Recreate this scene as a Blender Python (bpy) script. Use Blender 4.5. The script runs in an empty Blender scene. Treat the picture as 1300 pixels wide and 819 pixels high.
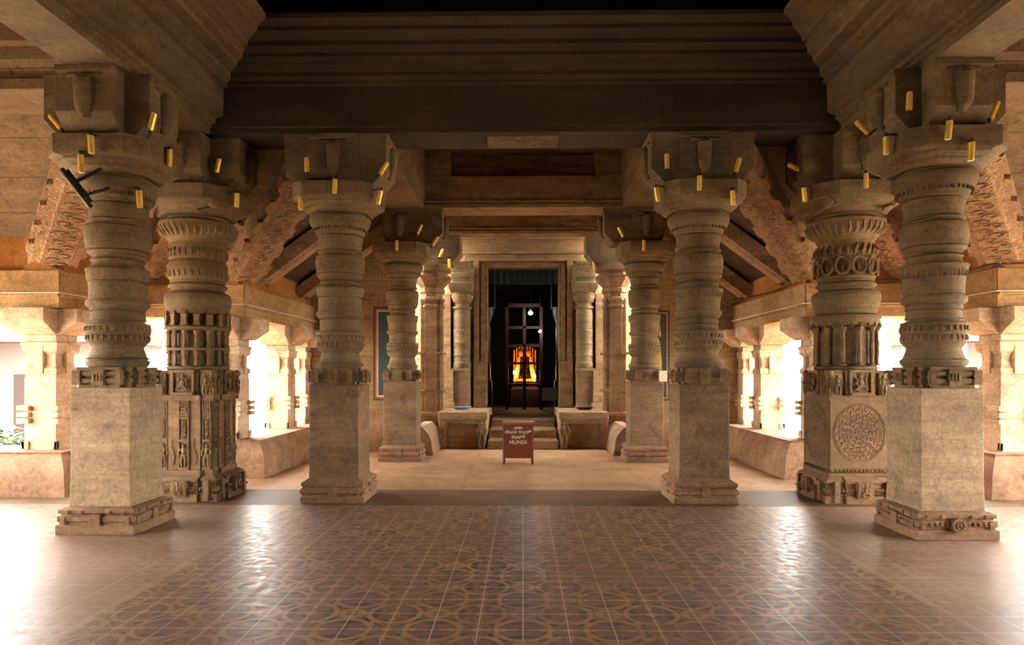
import bpy, bmesh, math, random
from math import sin, cos, pi, radians
from mathutils import Vector, Matrix
random.seed(7)
SC = bpy.context.scene
COL = SC.collection
# ---------------------------------------------------------------- camera
cam = bpy.data.cameras.new('camera'); cam.lens = 24.0; cam.sensor_width = 36.0
cam.shift_y = 63.5/1300; cam.clip_start = .05; cam.clip_end = 300
camo = bpy.data.objects.new('camera', cam); COL.objects.link(camo)
camo.location = (0, 0, 1.5); camo.rotation_euler = (radians(90), 0, radians(.93))
SC.camera = camo
# ---------------------------------------------------------------- light and exposure
W = bpy.data.worlds.new('overcast_sky'); SC.world = W; W.use_nodes = True
bg = W.node_tree.nodes['Background']; bg.inputs[0].default_value = (1.0, .965, .90, 1); bg.inputs[1].default_value = 15.0
SC.view_settings.view_transform = 'Standard'
try: SC.view_settings.look = 'None'
except Exception: pass
SC.view_settings.gamma = 1; SC.view_settings.use_curve_mapping = False
SC.view_settings.exposure = .90
SC.cycles.max_bounces = 12; SC.cycles.diffuse_bounces = 8; SC.cycles.glossy_bounces = 4
SC.cycles.sample_clamp_indirect = 6

# ---------------------------------------------------------------- materials
def newmat(name):
    m = bpy.data.materials.new(name); m.use_nodes = True
    nt = m.node_tree; b = nt.nodes['Principled BSDF']
    return m, nt, b
def N(nt, t, **kw):
    n = nt.nodes.new(t)
    for k, v in kw.items(): setattr(n, k, v)
    return n
def L(nt, a, b): nt.links.new(a, b)
def coords(nt, rand=True):
    tc = N(nt, 'ShaderNodeTexCoord'); oi = N(nt, 'ShaderNodeObjectInfo')
    if not rand: return tc.outputs['Object']
    mul = N(nt, 'ShaderNodeVectorMath', operation='SCALE'); cmb = N(nt, 'ShaderNodeCombineXYZ')
    L(nt, oi.outputs['Random'], cmb.inputs[0]); L(nt, oi.outputs['Random'], cmb.inputs[1]); L(nt, oi.outputs['Random'], cmb.inputs[2])
    L(nt, cmb.outputs[0], mul.inputs[0]); mul.inputs['Scale'].default_value = 37.0
    ad = N(nt, 'ShaderNodeVectorMath', operation='ADD'); L(nt, tc.outputs['Object'], ad.inputs[0]); L(nt, mul.outputs[0], ad.inputs[1])
    return ad.outputs[0]
def ramp(nt, stops):
    r = N(nt, 'ShaderNodeValToRGB'); e = r.color_ramp.elements
    while len(e) < len(stops): e.new(.5)
    for i, (p, c) in enumerate(stops): e[i].position = p; e[i].color = (*c, 1) if len(c) == 3 else c
    return r
def math_(nt, op, a, b=None, c=None):
    n = N(nt, 'ShaderNodeMath', operation=op)
    for i, v in enumerate((a, b, c)):
        if v is None: continue
        if isinstance(v, (int, float)): n.inputs[i].default_value = v
        else: L(nt, v, n.inputs[i])
    return n.outputs[0]
def stone(name, ca, cb, cc, sc=1.1, bump=.42, strata=.45, carve=0, cscale=16, rough=.82, joints=None, rand=True, tint=(.52, .42, .275)):
    m, nt, b = newmat(name); co = coords(nt, rand)
    ca, cb, cc = [(c[0]*tint[0], c[1]*tint[1], c[2]*tint[2]) for c in (ca, cb, cc)]
    mp = N(nt, 'ShaderNodeMapping'); mp.inputs['Scale'].default_value = (1, 1, 3.2 if strata else 1); mp.inputs['Rotation'].default_value = (.12, .1, 0); L(nt, co, mp.inputs[0])
    n1 = N(nt, 'ShaderNodeTexNoise'); n1.inputs['Scale'].default_value = sc; n1.inputs['Detail'].default_value = 9; n1.inputs['Roughness'].default_value = .62; n1.inputs['Distortion'].default_value = .6
    L(nt, mp.outputs[0], n1.inputs[0])
    r1 = ramp(nt, [(.30, ca), (.50, cb), (.70, cc)]); L(nt, n1.outputs['Fac'], r1.inputs[0])
    n2 = N(nt, 'ShaderNodeTexNoise'); n2.inputs['Scale'].default_value = 26; n2.inputs['Detail'].default_value = 6; n2.inputs['Roughness'].default_value = .7; L(nt, co, n2.inputs[0])
    mx = N(nt, 'ShaderNodeMix', data_type='RGBA', blend_type='OVERLAY'); mx.inputs[0].default_value = .75
    L(nt, r1.outputs[0], mx.inputs[6]); L(nt, n2.outputs['Fac'], mx.inputs[7])
    out = mx.outputs[2]
    # dark pits, grime patches and pale mineral blooms
    n5 = N(nt, 'ShaderNodeTexNoise'); n5.inputs['Scale'].default_value = 4.5; n5.inputs['Detail'].default_value = 10; n5.inputs['Roughness'].default_value = .72; n5.inputs['Distortion'].default_value = 1.2; L(nt, co, n5.inputs[0])
    r5 = ramp(nt, [(.33, (.50, .46, .40)), (.46, (.95, .94, .92)), (.60, (1, 1, 1)), (.70, (1.28, 1.24, 1.16))]); L(nt, n5.outputs['Fac'], r5.inputs[0])
    m5 = N(nt, 'ShaderNodeMix', data_type='RGBA', blend_type='MULTIPLY'); m5.inputs[0].default_value = .85; L(nt, out, m5.inputs[6]); L(nt, r5.outputs[0], m5.inputs[7]); out = m5.outputs[2]
    n7 = N(nt, 'ShaderNodeTexNoise'); n7.inputs['Scale'].default_value = 70; n7.inputs['Detail'].default_value = 3; L(nt, co, n7.inputs[0])
    r7 = ramp(nt, [(.34, (.62, .58, .52)), (.44, (1, 1, 1))]); L(nt, n7.outputs['Fac'], r7.inputs[0])
    m7 = N(nt, 'ShaderNodeMix', data_type='RGBA', blend_type='MULTIPLY'); m7.inputs[0].default_value = .7; L(nt, out, m7.inputs[6]); L(nt, r7.outputs[0], m7.inputs[7]); out = m7.outputs[2]
    # thin bedding streaks
    if strata:
        mp2 = N(nt, 'ShaderNodeMapping'); mp2.inputs['Scale'].default_value = (.6, .6, 22); mp2.inputs['Rotation'].default_value = (.1, .14, 0); L(nt, co, mp2.inputs[0])
        n3 = N(nt, 'ShaderNodeTexNoise'); n3.inputs['Scale'].default_value = 1.3; n3.inputs['Detail'].default_value = 5; L(nt, mp2.outputs[0], n3.inputs[0])
        r3 = ramp(nt, [(.36, (.72, .70, .66)), (.60, (1, 1, 1))]); L(nt, n3.outputs['Fac'], r3.inputs[0])
        m3 = N(nt, 'ShaderNodeMix', data_type='RGBA', blend_type='MULTIPLY'); m3.inputs[0].default_value = strata
        L(nt, out, m3.inputs[6]); L(nt, r3.outputs[0], m3.inputs[7]); out = m3.outputs[2]
    hgt = math_(nt, 'ADD', math_(nt, 'MULTIPLY', n2.outputs['Fac'], .5), math_(nt, 'MULTIPLY', n1.outputs['Fac'], .8))
    hgt = math_(nt, 'ADD', hgt, math_(nt, 'MULTIPLY', n5.outputs['Fac'], .9))
    if joints:
        br = N(nt, 'ShaderNodeTexBrick'); br.inputs['Scale'].default_value = 1; br.inputs['Brick Width'].default_value = joints[0]; br.inputs['Row Height'].default_value = joints[1]
        br.inputs['Mortar Size'].default_value = .006; br.inputs['Mortar Smooth'].default_value = .3; br.inputs['Color1'].default_value = (1, 1, 1, 1); br.inputs['Color2'].default_value = (.86, .84, .8, 1); br.inputs['Mortar'].default_value = (.35, .3, .24, 1)
        mpj = N(nt, 'ShaderNodeMapping'); mpj.inputs['Rotation'].default_value = joints[2]; 
        tcj = N(nt, 'ShaderNodeTexCoord'); L(nt, tcj.outputs['Object'], mpj.inputs[0]); L(nt, mpj.outputs[0], br.inputs[0])
        mj = N(nt, 'ShaderNodeMix', data_type='RGBA', blend_type='MULTIPLY'); mj.inputs[0].default_value = .85
        L(nt, out, mj.inputs[6]); L(nt, br.outputs['Color'], mj.inputs[7]); out = mj.outputs[2]
        hgt = math_(nt, 'SUBTRACT', hgt, math_(nt, 'MULTIPLY', br.outputs['Fac'], 1.2))
    if carve:
        vo = N(nt, 'ShaderNodeTexVoronoi', feature='SMOOTH_F1'); vo.inputs['Scale'].default_value = cscale; vo.inputs['Randomness'].default_value = .7
        nd = N(nt, 'ShaderNodeTexNoise'); nd.inputs['Scale'].default_value = cscale*.5; nd.inputs['Detail'].default_value = 2; L(nt, co, nd.inputs[0])
        wv = math_(nt, 'SINE', math_(nt, 'MULTIPLY', vo.outputs['Distance'], 26)); L(nt, co, vo.inputs[0])
        cv = math_(nt, 'ADD', math_(nt, 'MULTIPLY', wv, .5), math_(nt, 'MULTIPLY', nd.outputs['Fac'], 1.5))
        hgt = math_(nt, 'ADD', hgt, math_(nt, 'MULTIPLY', cv, carve))
    bp = N(nt, 'ShaderNodeBump'); bp.inputs['Strength'].default_value = bump; bp.inputs['Distance'].default_value = .02
    L(nt, hgt, bp.inputs['Height']); L(nt, bp.outputs[0], b.inputs['Normal']); L(nt, out, b.inputs['Base Color'])
    b.inputs['Roughness'].default_value = rough
    return m
def flat(name, c, rough=.6, metal=0, emit=0, bump=0):
    m, nt, b = newmat(name); b.inputs['Base Color'].default_value = (*c, 1); b.inputs['Roughness'].default_value = rough; b.inputs['Metallic'].default_value = metal
    n = N(nt, 'ShaderNodeTexNoise'); n.inputs['Scale'].default_value = 30; n.inputs['Detail'].default_value = 4
    tc = N(nt, 'ShaderNodeTexCoord'); L(nt, tc.outputs['Object'], n.inputs[0])
    r = ramp(nt, [(.3, tuple(x*.8 for x in c)), (.7, tuple(min(1, x*1.15) for x in c))]); L(nt, n.outputs['Fac'], r.inputs[0]); L(nt, r.outputs[0], b.inputs['Base Color'])
    if bump:
        bp = N(nt, 'ShaderNodeBump'); bp.inputs['Strength'].default_value = bump; bp.inputs['Distance'].default_value = .01; L(nt, n.outputs['Fac'], bp.inputs['Height']); L(nt, bp.outputs[0], b.inputs['Normal'])
    if emit: b.inputs['Emission Color'].default_value = (*c, 1); b.inputs['Emission Strength'].default_value = emit
    return m
M = {}
TP = (.85, .72, .55)
M['pillar'] = stone('pillar_stone', (.24, .175, .11), (.38, .28, .18), (.52, .40, .27), tint=(.54, .415, .28))
M['pale'] = stone('pale_pillar_stone', (.26, .20, .14), (.40, .31, .22), (.52, .42, .31), tint=(.95, .80, .63))
M['lathe'] = stone('turned_stone', (.21, .165, .10), (.33, .26, .165), (.45, .36, .235), strata=.6)
M['carved'] = stone('carved_stone', (.25, .18, .11), (.40, .30, .19), (.52, .40, .27), carve=.2, cscale=22, bump=.45)
M['base'] = stone('base_stone', (.30, .18, .11), (.44, .28, .175), (.55, .38, .25), strata=.3, tint=(.6, .5, .38))
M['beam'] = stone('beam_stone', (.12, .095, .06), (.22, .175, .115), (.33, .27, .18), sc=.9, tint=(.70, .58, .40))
M['shaded'] = stone('shaded_stone', (.045, .033, .019), (.075, .055, .032), (.12, .09, .055), sc=.9)  # beam stone with the shade of cross beam and nave ceiling painted in
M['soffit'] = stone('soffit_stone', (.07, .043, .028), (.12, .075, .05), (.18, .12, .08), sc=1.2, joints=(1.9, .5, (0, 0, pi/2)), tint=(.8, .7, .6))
M['slab'] = stone('slab_stone', (.26, .19, .13), (.38, .28, .19), (.48, .37, .26), sc=1.3, joints=(2.4, .42, (0, 0, 0)), tint=(.72, .60, .43))
M['rib'] = stone('rib_stone', (.34, .22, .14), (.50, .34, .23), (.62, .46, .33), carve=.7, cscale=12, bump=.55, tint=(.76, .64, .49))
M['eave'] = stone('eave_stone', (.36, .235, .12), (.52, .36, .195), (.64, .48, .29), strata=.3, tint=TP)
M['outer'] = stone('daylit_outer_stone', (.42, .30, .20), (.58, .44, .31), (.70, .56, .42), strata=.3, tint=(1, .93, .85))  # parapet pillar stone lightened in colour to stand in for strong daylight
M['ochre'] = stone('ochre_stone', (.42, .13, .02), (.55, .21, .035), (.62, .33, .09), strata=0, tint=(.8, .8, .8))  # plain ochre tone for the upstands above the eaves beams
M['parapet'] = stone('parapet_stone', (.27, .16, .10), (.44, .28, .18), (.56, .40, .28), sc=2.2, strata=0, tint=(.7, .6, .48))
M['wall'] = stone('wall_stone', (.34, .24, .14), (.46, .35, .21), (.58, .46, .30), joints=(1.1, .36, (pi/2, 0, 0)), tint=(.8, .7, .55))
M['door'] = stone('door_stone', (.22, .15, .085), (.36, .26, .155), (.48, .36, .22), sc=2, tint=(.75, .62, .45))
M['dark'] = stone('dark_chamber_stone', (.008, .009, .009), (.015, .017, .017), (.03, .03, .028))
M['slabfloor'] = None
M['gold'] = flat('gold_lamp_metal', (1.0, .60, .10), .32, .45)
M['black'] = flat('black_metal', (.015, .015, .015), .45)
M['white'] = flat('white_glass', (.8, .8, .78), .3)
M['redbox'] = flat('red_painted_metal', (.17, .038, .006), .7)
M['redgrille'] = flat('red_painted_wood', (.04, .003, .002), .5)
M['boxedge'] = flat('brown_enamel_edge', (.28, .10, .06), .5)
M['cream'] = flat('cream_paint', (.8, .68, .5), .6)
M['bluep'] = flat('blue_tray', (.10, .16, .28), .4)
M['teal'] = flat('teal_cloth', (.012, .05, .065), .8)
M['green'] = flat('leaf_green', (.022, .05, .008), .7)
M['cable'] = flat('white_cable', (.75, .7, .62), .5)
M['earth'] = flat('pale_earth', (.55, .45, .33), .9)
M['bwall'] = flat('limewashed_wall', (.13, .10, .09), .9)
M['redwood'] = flat('red_brown_door', (.016, .005, .003), .7)
M['rooftile'] = flat('terracotta_roof', (.05, .022, .016), .8)

def floor_material():
    m, nt, b = newmat('patterned_cement_tiles')
    tc = N(nt, 'ShaderNodeTexCoord'); sp = N(nt, 'ShaderNodeSeparateXYZ'); L(nt, tc.outputs['Object'], sp.inputs[0])
    X, Y = sp.outputs[0], sp.outputs[1]
    S = .265
    def cell(v, s, off=0):   # -0.5 .. 0.5 in a cell
        f = math_(nt, 'FRACT', math_(nt, 'ADD', math_(nt, 'DIVIDE', v, s), off)); return math_(nt, 'SUBTRACT', f, .5)
    def dist(u, v): return math_(nt, 'SQRT', math_(nt, 'ADD', math_(nt, 'MULTIPLY', u, u), math_(nt, 'MULTIPLY', v, v)))
    def band(d, r, w):       # 1 near r
        return math_(nt, 'LESS_THAN', math_(nt, 'ABSOLUTE', math_(nt, 'SUBTRACT', d, r)), w)
    u, v = cell(X, 2*S), cell(Y, 2*S); u2, v2 = cell(X, 2*S, .5), cell(Y, 2*S, .5)
    d1 = dist(u, v); d2 = dist(u2, v2); d3 = dist(u, v2); d4 = dist(u2, v)
    ang = math_(nt, 'ARCTAN2', v, u)
    pet = math_(nt, 'MULTIPLY', math_(nt, 'ABSOLUTE', math_(nt, 'COSINE', math_(nt, 'MULTIPLY', ang, 4))), .30)
    flower = math_(nt, 'LESS_THAN', math_(nt, 'ABSOLUTE', math_(nt, 'SUBTRACT', d1, pet)), .035)
    core = math_(nt, 'LESS_THAN', d1, .06)
    rings = math_(nt, 'MAXIMUM', band(d3, .30, .03), band(d4, .30, .03))
    dots = math_(nt, 'MAXIMUM', band(d2, .12, .04), math_(nt, 'LESS_THAN', d3, .07))
    light = math_(nt, 'MAXIMUM', math_(nt, 'MAXIMUM', flower, core), math_(nt, 'MAXIMUM', rings, dots))
    darkm = math_(nt, 'MAXIMUM', band(d1, .22, .05), math_(nt, 'MAXIMUM', band(d2, .30, .045), math_(nt, 'LESS_THAN', d4, .07)))
    base = N(nt, 'ShaderNodeMix', data_type='RGBA'); base.inputs[6].default_value = (.155, .085, .06, 1); base.inputs[7].default_value = (.045, .05, .045, 1); L(nt, darkm, base.inputs[0])
    c2 = N(nt, 'ShaderNodeMix', data_type='RGBA'); L(nt, light, c2.inputs[0]); L(nt, base.outputs[2], c2.inputs[6]); c2.inputs[7].default_value = (.34, .19, .10, 1)
    # tan border aisles with small pattern outside |x| > 2.1
    ax = math_(nt, 'ABSOLUTE', math_(nt, 'SUBTRACT', X, 0))
    aisle = math_(nt, 'GREATER_THAN', ax, 2.6)
    u5, v5 = cell(X, .12), cell(Y, .12)
    dia = math_(nt, 'LESS_THAN', math_(nt, 'ADD', math_(nt, 'ABSOLUTE', u5), math_(nt, 'ABSOLUTE', v5)), .26)
    tan = N(nt, 'ShaderNodeMix', data_type='RGBA'); L(nt, dia, tan.inputs[0]); tan.inputs[6].default_value = (.34, .21, .14, 1); tan.inputs[7].default_value = (.24, .135, .09, 1)
    c3 = N(nt, 'ShaderNodeMix', data_type='RGBA'); L(nt, aisle, c3.inputs[0]); L(nt, c2.outputs[2], c3.inputs[6]); L(nt, tan.outputs[2], c3.inputs[7])
    nz = N(nt, 'ShaderNodeTexNoise'); nz.inputs['Scale'].default_value = 1.1; nz.inputs['Detail'].default_value = 8; L(nt, tc.outputs['Object'], nz.inputs[0])
    wear = ramp(nt, [(.34, (.12, .12, .12)), (.66, (.80, .80, .80))]); L(nt, nz.outputs['Fac'], wear.inputs[0])
    c4 = N(nt, 'ShaderNodeMix', data_type='RGBA'); L(nt, wear.outputs[0], c4.inputs[0]); L(nt, c3.outputs[2], c4.inputs[6]); c4.inputs[7].default_value = (.17, .093, .058, 1)
    gx, gy = cell(X, S), cell(Y, S)
    g = math_(nt, 'MAXIMUM', math_(nt, 'GREATER_THAN', math_(nt, 'ABSOLUTE', gx), .485), math_(nt, 'GREATER_THAN', math_(nt, 'ABSOLUTE', gy), .485))
    c5 = N(nt, 'ShaderNodeMix', data_type='RGBA'); L(nt, g, c5.inputs[0]); L(nt, c4.outputs[2], c5.inputs[6]); c5.inputs[7].default_value = (.40, .29, .21, 1)
    L(nt, c5.outputs[2], b.inputs['Base Color'])
    n4 = N(nt, 'ShaderNodeTexNoise'); n4.inputs['Scale'].default_value = 14; n4.inputs['Detail'].default_value = 5; L(nt, tc.outputs['Object'], n4.inputs[0])
    b.inputs['Specular IOR Level'].default_value = .4
    rr = ramp(nt, [(.35, (.30,)*3), (.7, (.50,)*3)]); L(nt, n4.outputs['Fac'], rr.inputs[0]); L(nt, rr.outputs[0], b.inputs['Roughness'])
    h = math_(nt, 'ADD', math_(nt, 'MULTIPLY', n4.outputs['Fac'], .25), math_(nt, 'SUBTRACT', math_(nt, 'MULTIPLY', light, .08), math_(nt, 'MULTIPLY', g, .5)))
    n6 = N(nt, 'ShaderNodeTexNoise'); n6.inputs['Scale'].default_value = 3.0; L(nt, tc.outputs['Object'], n6.inputs[0])
    h = math_(nt, 'ADD', h, math_(nt, 'MULTIPLY', n6.outputs['Fac'], .8))
    bp = N(nt, 'ShaderNodeBump'); bp.inputs['Strength'].default_value = .12; bp.inputs['Distance'].default_value = .01; L(nt, h, bp.inputs['Height']); L(nt, bp.outputs[0], b.inputs['Normal'])
    return m
M['tiles'] = floor_material()
M['slabfloor'] = stone('worn_stone_paving', (.30, .19, .12), (.44, .29, .19), (.56, .40, .28), sc=1.3, strata=0, bump=.25, rough=.5, joints=(1.6, .75, (0, 0, 0)), rand=False, tint=(1.0, .84, .66))
M['bandfloor'] = stone('brown_stone_threshold', (.16, .10, .065), (.25, .16, .105), (.34, .23, .155), sc=1.5, strata=0, bump=.25, rough=.5, rand=False)

# ---------------------------------------------------------------- mesh helpers
class MB:
    def __init__(s): s.v = []; s.f = []
    def add(s, vs, fs):
        o = len(s.v); s.v += [tuple(v) for v in vs]; s.f += [tuple(i+o for i in f) for f in fs]; return s
    def box(s, x0, x1, y0, y1, z0, z1):
        x0, x1 = min(x0, x1), max(x0, x1); y0, y1 = min(y0, y1), max(y0, y1)
        return s.add([(x0,y0,z0),(x1,y0,z0),(x1,y1,z0),(x0,y1,z0),(x0,y0,z1),(x1,y0,z1),(x1,y1,z1),(x0,y1,z1)],
                     [(0,3,2,1),(4,5,6,7),(0,1,5,4),(1,2,6,5),(2,3,7,6),(3,0,4,7)])
    def loft(s, rings):           # rings of equal-length point lists, bottom to top
        n = len(rings[0]); vs = [p for r in rings for p in r]; fs = []
        for k in range(len(rings)-1):
            for i in range(n):
                j = (i+1) % n; fs.append((k*n+i, k*n+j, (k+1)*n+j, (k+1)*n+i))
        fs.append(tuple(range(n-1, -1, -1))); fs.append(tuple((len(rings)-1)*n+i for i in range(n)))
        return s.add(vs, fs)
    def lathe(s, prof, seg=56, c=(0, 0)):   # prof: (r, z) bottom to top
        return s.loft([[(c[0]+r*cos(2*pi*i/seg), c[1]+r*sin(2*pi*i/seg), z) for i in range(seg)] for r, z in prof])
    def sq(s, prof, c=(0, 0)):              # square plan stack
        return s.loft([[(c[0]-r, c[1]-r, z), (c[0]+r, c[1]-r, z), (c[0]+r, c[1]+r, z), (c[0]-r, c[1]+r, z)] for r, z in prof])
    def prism(s, poly, axis, a, b):         # poly 2D extruded along axis ('x': poly=(y,z); 'y': poly=(x,z); 'z': poly=(x,y))
        f = {'x': lambda p, t: (t, p[0], p[1]), 'y': lambda p, t: (p[0], t, p[1]), 'z': lambda p, t: (p[0], p[1], t)}[axis]
        return s.loft([[f(p, a) for p in poly], [f(p, b) for p in poly]])
    def ball(s, c, r, seg=8, rings=5):      # ellipsoid
        rx, ry, rz = (r, r, r) if isinstance(r, (int, float)) else r
        rs = []
        for k in range(1, rings):
            t = -pi/2 + pi*k/rings
            rs.append([(c[0]+rx*cos(t)*cos(2*pi*i/seg), c[1]+ry*cos(t)*sin(2*pi*i/seg), c[2]+rz*sin(t)) for i in range(seg)])
        n = seg; vs = [p for r_ in rs for p in r_]; fs = []
        for k in range(len(rs)-1):
            for i in range(n): j = (i+1) % n; fs.append((k*n+i, k*n+j, (k+1)*n+j, (k+1)*n+i))
        b = len(vs); vs += [(c[0], c[1], c[2]-rz), (c[0], c[1], c[2]+rz)]
        for i in range(n):
            j = (i+1) % n; fs.append((b, j, i)); fs.append((b+1, (len(rs)-1)*n+i, (len(rs)-1)*n+j))
        return s.add(vs, fs)
    def tube(s, pts, r, seg=8):
        rings = []; u = None
        for k, p in enumerate(pts):
            p = Vector(p); d = (Vector(pts[min(k+1, len(pts)-1)]) - Vector(pts[max(k-1, 0)]))
            d = d.normalized() if d.length > 1e-9 else Vector((0, 0, 1))
            if u is None:
                u = d.cross(Vector((0, 0, 1)))
                if u.length < .3: u = d.cross(Vector((1, 0, 0)))
            u = u-d*u.dot(d); u.normalize(); w = u.cross(d)
            rr = r[k] if isinstance(r, (list, tuple)) else r
            rings.append([p + u*rr*cos(2*pi*i/seg) + w*rr*sin(2*pi*i/seg) for i in range(seg)])
        return s.loft(rings)
    def xf(s, fn): s.v = [tuple(fn(Vector(v))) for v in s.v]; return s
    def rotz(s, a): return s.xf(lambda v: (v.x*cos(a)-v.y*sin(a), v.x*sin(a)+v.y*cos(a), v.z))
    def join(s, o): return s.add(o.v, o.f)
    def build(s, name, mat, parent=None, bevel=0, smooth=None, loc=(0, 0, 0)):
        me = bpy.data.meshes.new(name); me.from_pydata(s.v, [], s.f)
        bm = bmesh.new(); bm.from_mesh(me); bmesh.ops.recalc_face_normals(bm, faces=bm.faces); bm.to_mesh(me); bm.free()
        me.materials.append(mat)
        if smooth:
            me.shade_smooth(); me.set_sharp_from_angle(angle=radians(smooth))
        o = bpy.data.objects.new(name, me); COL.objects.link(o); o.parent = parent; o.location = loc
        if bevel:
            bv = o.modifiers.new('bevel', 'BEVEL'); bv.width = bevel; bv.segments = 2; bv.limit_method = 'ANGLE'; bv.angle_limit = radians(40)
        return o
def tag(o, label=None, cat=None, group=None, kind=None):
    if label: o['label'] = label
    if cat: o['category'] = cat
    if group: o['group'] = group
    if kind: o['kind'] = kind
    return o
def empty(name, loc, label, cat, group=None, rz=0):
    o = bpy.data.objects.new(name, None); COL.objects.link(o); o.location = loc; o.rotation_euler = (0, 0, rz)
    o.empty_display_size = .2
    return tag(o, label, cat, group)
def struct(o): o['kind'] = 'structure'; return o

# a small carved seated figure in relief facing -y, centred at c, height h
def figure(mb, c, h, flatten=.45, arms=True):
    x, y, z = c; k = h
    mb.ball((x, y, z+.86*k), (.10*k, .10*k*flatten*1.6, .12*k)); mb.ball((x, y, z+1.0*k), (.07*k, .07*k, .08*k), 6, 4)
    mb.ball((x, y, z+.56*k), (.15*k, .14*k*flatten*1.5, .20*k)); mb.ball((x, y, z+.32*k), (.19*k, .17*k*flatten*1.5, .13*k))
    for s in (-1, 1):
        mb.tube([(x+s*.10*k, y-.05*k, z+.3*k), (x+s*.30*k, y-.10*k, z+.16*k), (x+s*.06*k, y-.10*k, z+.06*k)], [.09*k, .07*k, .05*k], 6)
        if arms: mb.tube([(x+s*.15*k, y, z+.70*k), (x+s*.28*k, y-.03*k, z+.50*k), (x+s*.20*k, y-.08*k, z+.36*k)], [.06*k, .05*k, .04*k], 6)
        mb.tube([(x+s*.18*k, y+.02*k, z+.68*k), (x+s*.34*k, y, z+.82*k), (x+s*.33*k, y, z+.98*k)], [.05*k, .04*k, .045*k], 6)
def standing(mb, c, h):
    x, y, z = c; k = h
    mb.ball((x, y, z+.90*k), (.07*k, .06*k, .08*k), 7, 4); mb.ball((x, y, z+.68*k), (.11*k, .07*k, .16*k)); mb.ball((x, y, z+.48*k), (.12*k, .07*k, .10*k))
    for s in (-1, 1):
        mb.tube([(x+s*.06*k, y, z+.46*k), (x+s*.10*k, y-.03*k, z+.24*k), (x+s*.06*k, y, z)], [.07*k, .055*k, .04*k], 6)
        mb.tube([(x+s*.11*k, y, z+.78*k), (x+s*.22*k, y-.02*k, z+.62*k), (x+s*.16*k, y-.04*k, z+.44*k)], [.045*k, .04*k, .035*k], 6)
def scroll(mb, x, y, z0, z1, w, n):    # leafy vine relief running up
    for i in range(n):
        t = (i+.5)/n; zz = z0+(z1-z0)*t; s = 1 if i % 2 else -1; r = (z1-z0)/n*.5
        pts = [(x+s*w*.5*(1-cos(a))*.9 - s*w*.45, y, zz+r*sin(a)) for a in [j*pi/4 for j in range(8)]]
        mb.tube(pts, .010, 5); mb.ball((x, y, zz), (.022, .014, .022), 6, 4)

def four(build_fn):           # the same relief on all four faces
    out = MB()
    for q in range(4):
        m = MB(); build_fn(m, q); m.rotz(q*pi/2); out.join(m)
    return out

# ---------------------------------------------------------------- setting: floors
o = MB().box(-7.9, 7.9, -6, 7.68, -.3, 0).build('floor', M['tiles']); struct(o)
o = MB().box(-7.9, 7.9, 7.68, 8.72, -.3, 0).build('floor', M['bandfloor']); struct(o)
o = MB().box(-7.9, 7.9, 8.72, 15.6, -.3, 0).build('floor', M['slabfloor']); struct(o)
o = MB().box(-60, 60, -50, 90, -.9, -.75).build('ground', M['earth']); struct(o)
# raised plinth edge below the hall
# ---------------------------------------------------------------- pillars
AB = 3.68
def base_part(root, k=1.0, layered=False, ornate=False):
    if layered: prof = [(.365,0),(.365,.07),(.35,.08),(.35,.10),(.372,.115),(.372,.15),(.345,.165),(.345,.185),(.36,.195),(.36,.235),(.33,.25),(.30,.275)]
    else: prof = [(.37,0),(.37,.085),(.345,.095),(.345,.115),(.36,.12),(.36,.17),(.335,.175),(.335,.19),(.355,.195),(.355,.225),(.31,.245),(.29,.25)]
    mb = MB().sq([(r*k, z) for r, z in prof])
    def det(m, q):
        r = .36*k
        for i in range(-2, 3):
            if i == 0: m.box(-.05, .05, -r-.018, -r+.03, .085, .19)
            else: m.box(i*.13-.012, i*.13+.012, -r-.012, -r+.02, .19, .225)
        for s in (-1, 1):
            m.box(s*.30-.02, s*.30+.02, -r-.014, -r+.02, .10, .165)
        if ornate:
            for i in range(-6, 7):
                if abs(i) > 1: m.ball((i*.048, -r-.004, .145), (.02, .016, .018), 6, 4)
    mb.join(four(det))
    b = mb.build('base', M['base'], root, bevel=.006)
    if ornate:
        md = MB(); seg = 24
        md.loft([[(.066*cos(2*pi*i/seg), y, .14+.066*sin(2*pi*i/seg)) for i in range(seg)] for y in (-.38*k, -.405*k)])
        for i in range(8):
            a = i*pi/4; md.ball((.034*cos(a), -.408*k, .14+.034*sin(a)), (.014, .01, .014), 6, 4)
        md.ball((0, -.41*k, .14), .014, 6, 4)
        md.build('rosette', M['base'], b, smooth=40)
    return b
def star(r1, r2, h):          # cruciform plan: arms half-width h reach r1, corners at r2
    return [(-h,-r1),(h,-r1),(h,-r2),(r2,-r2),(r2,-h),(r1,-h),(r1,h),(r2,h),(r2,r2),(h,r2),(h,r1),(-h,r1),(-h,r2),(-r2,r2),(-r2,h),(-r1,h),(-r1,-h),(-r2,-h),(-r2,-r2),(-h,-r2)]
def octo(a, h): return [(-h,-a),(h,-a),(a,-h),(a,h),(h,a),(-h,a),(-a,h),(-a,-h)]
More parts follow.
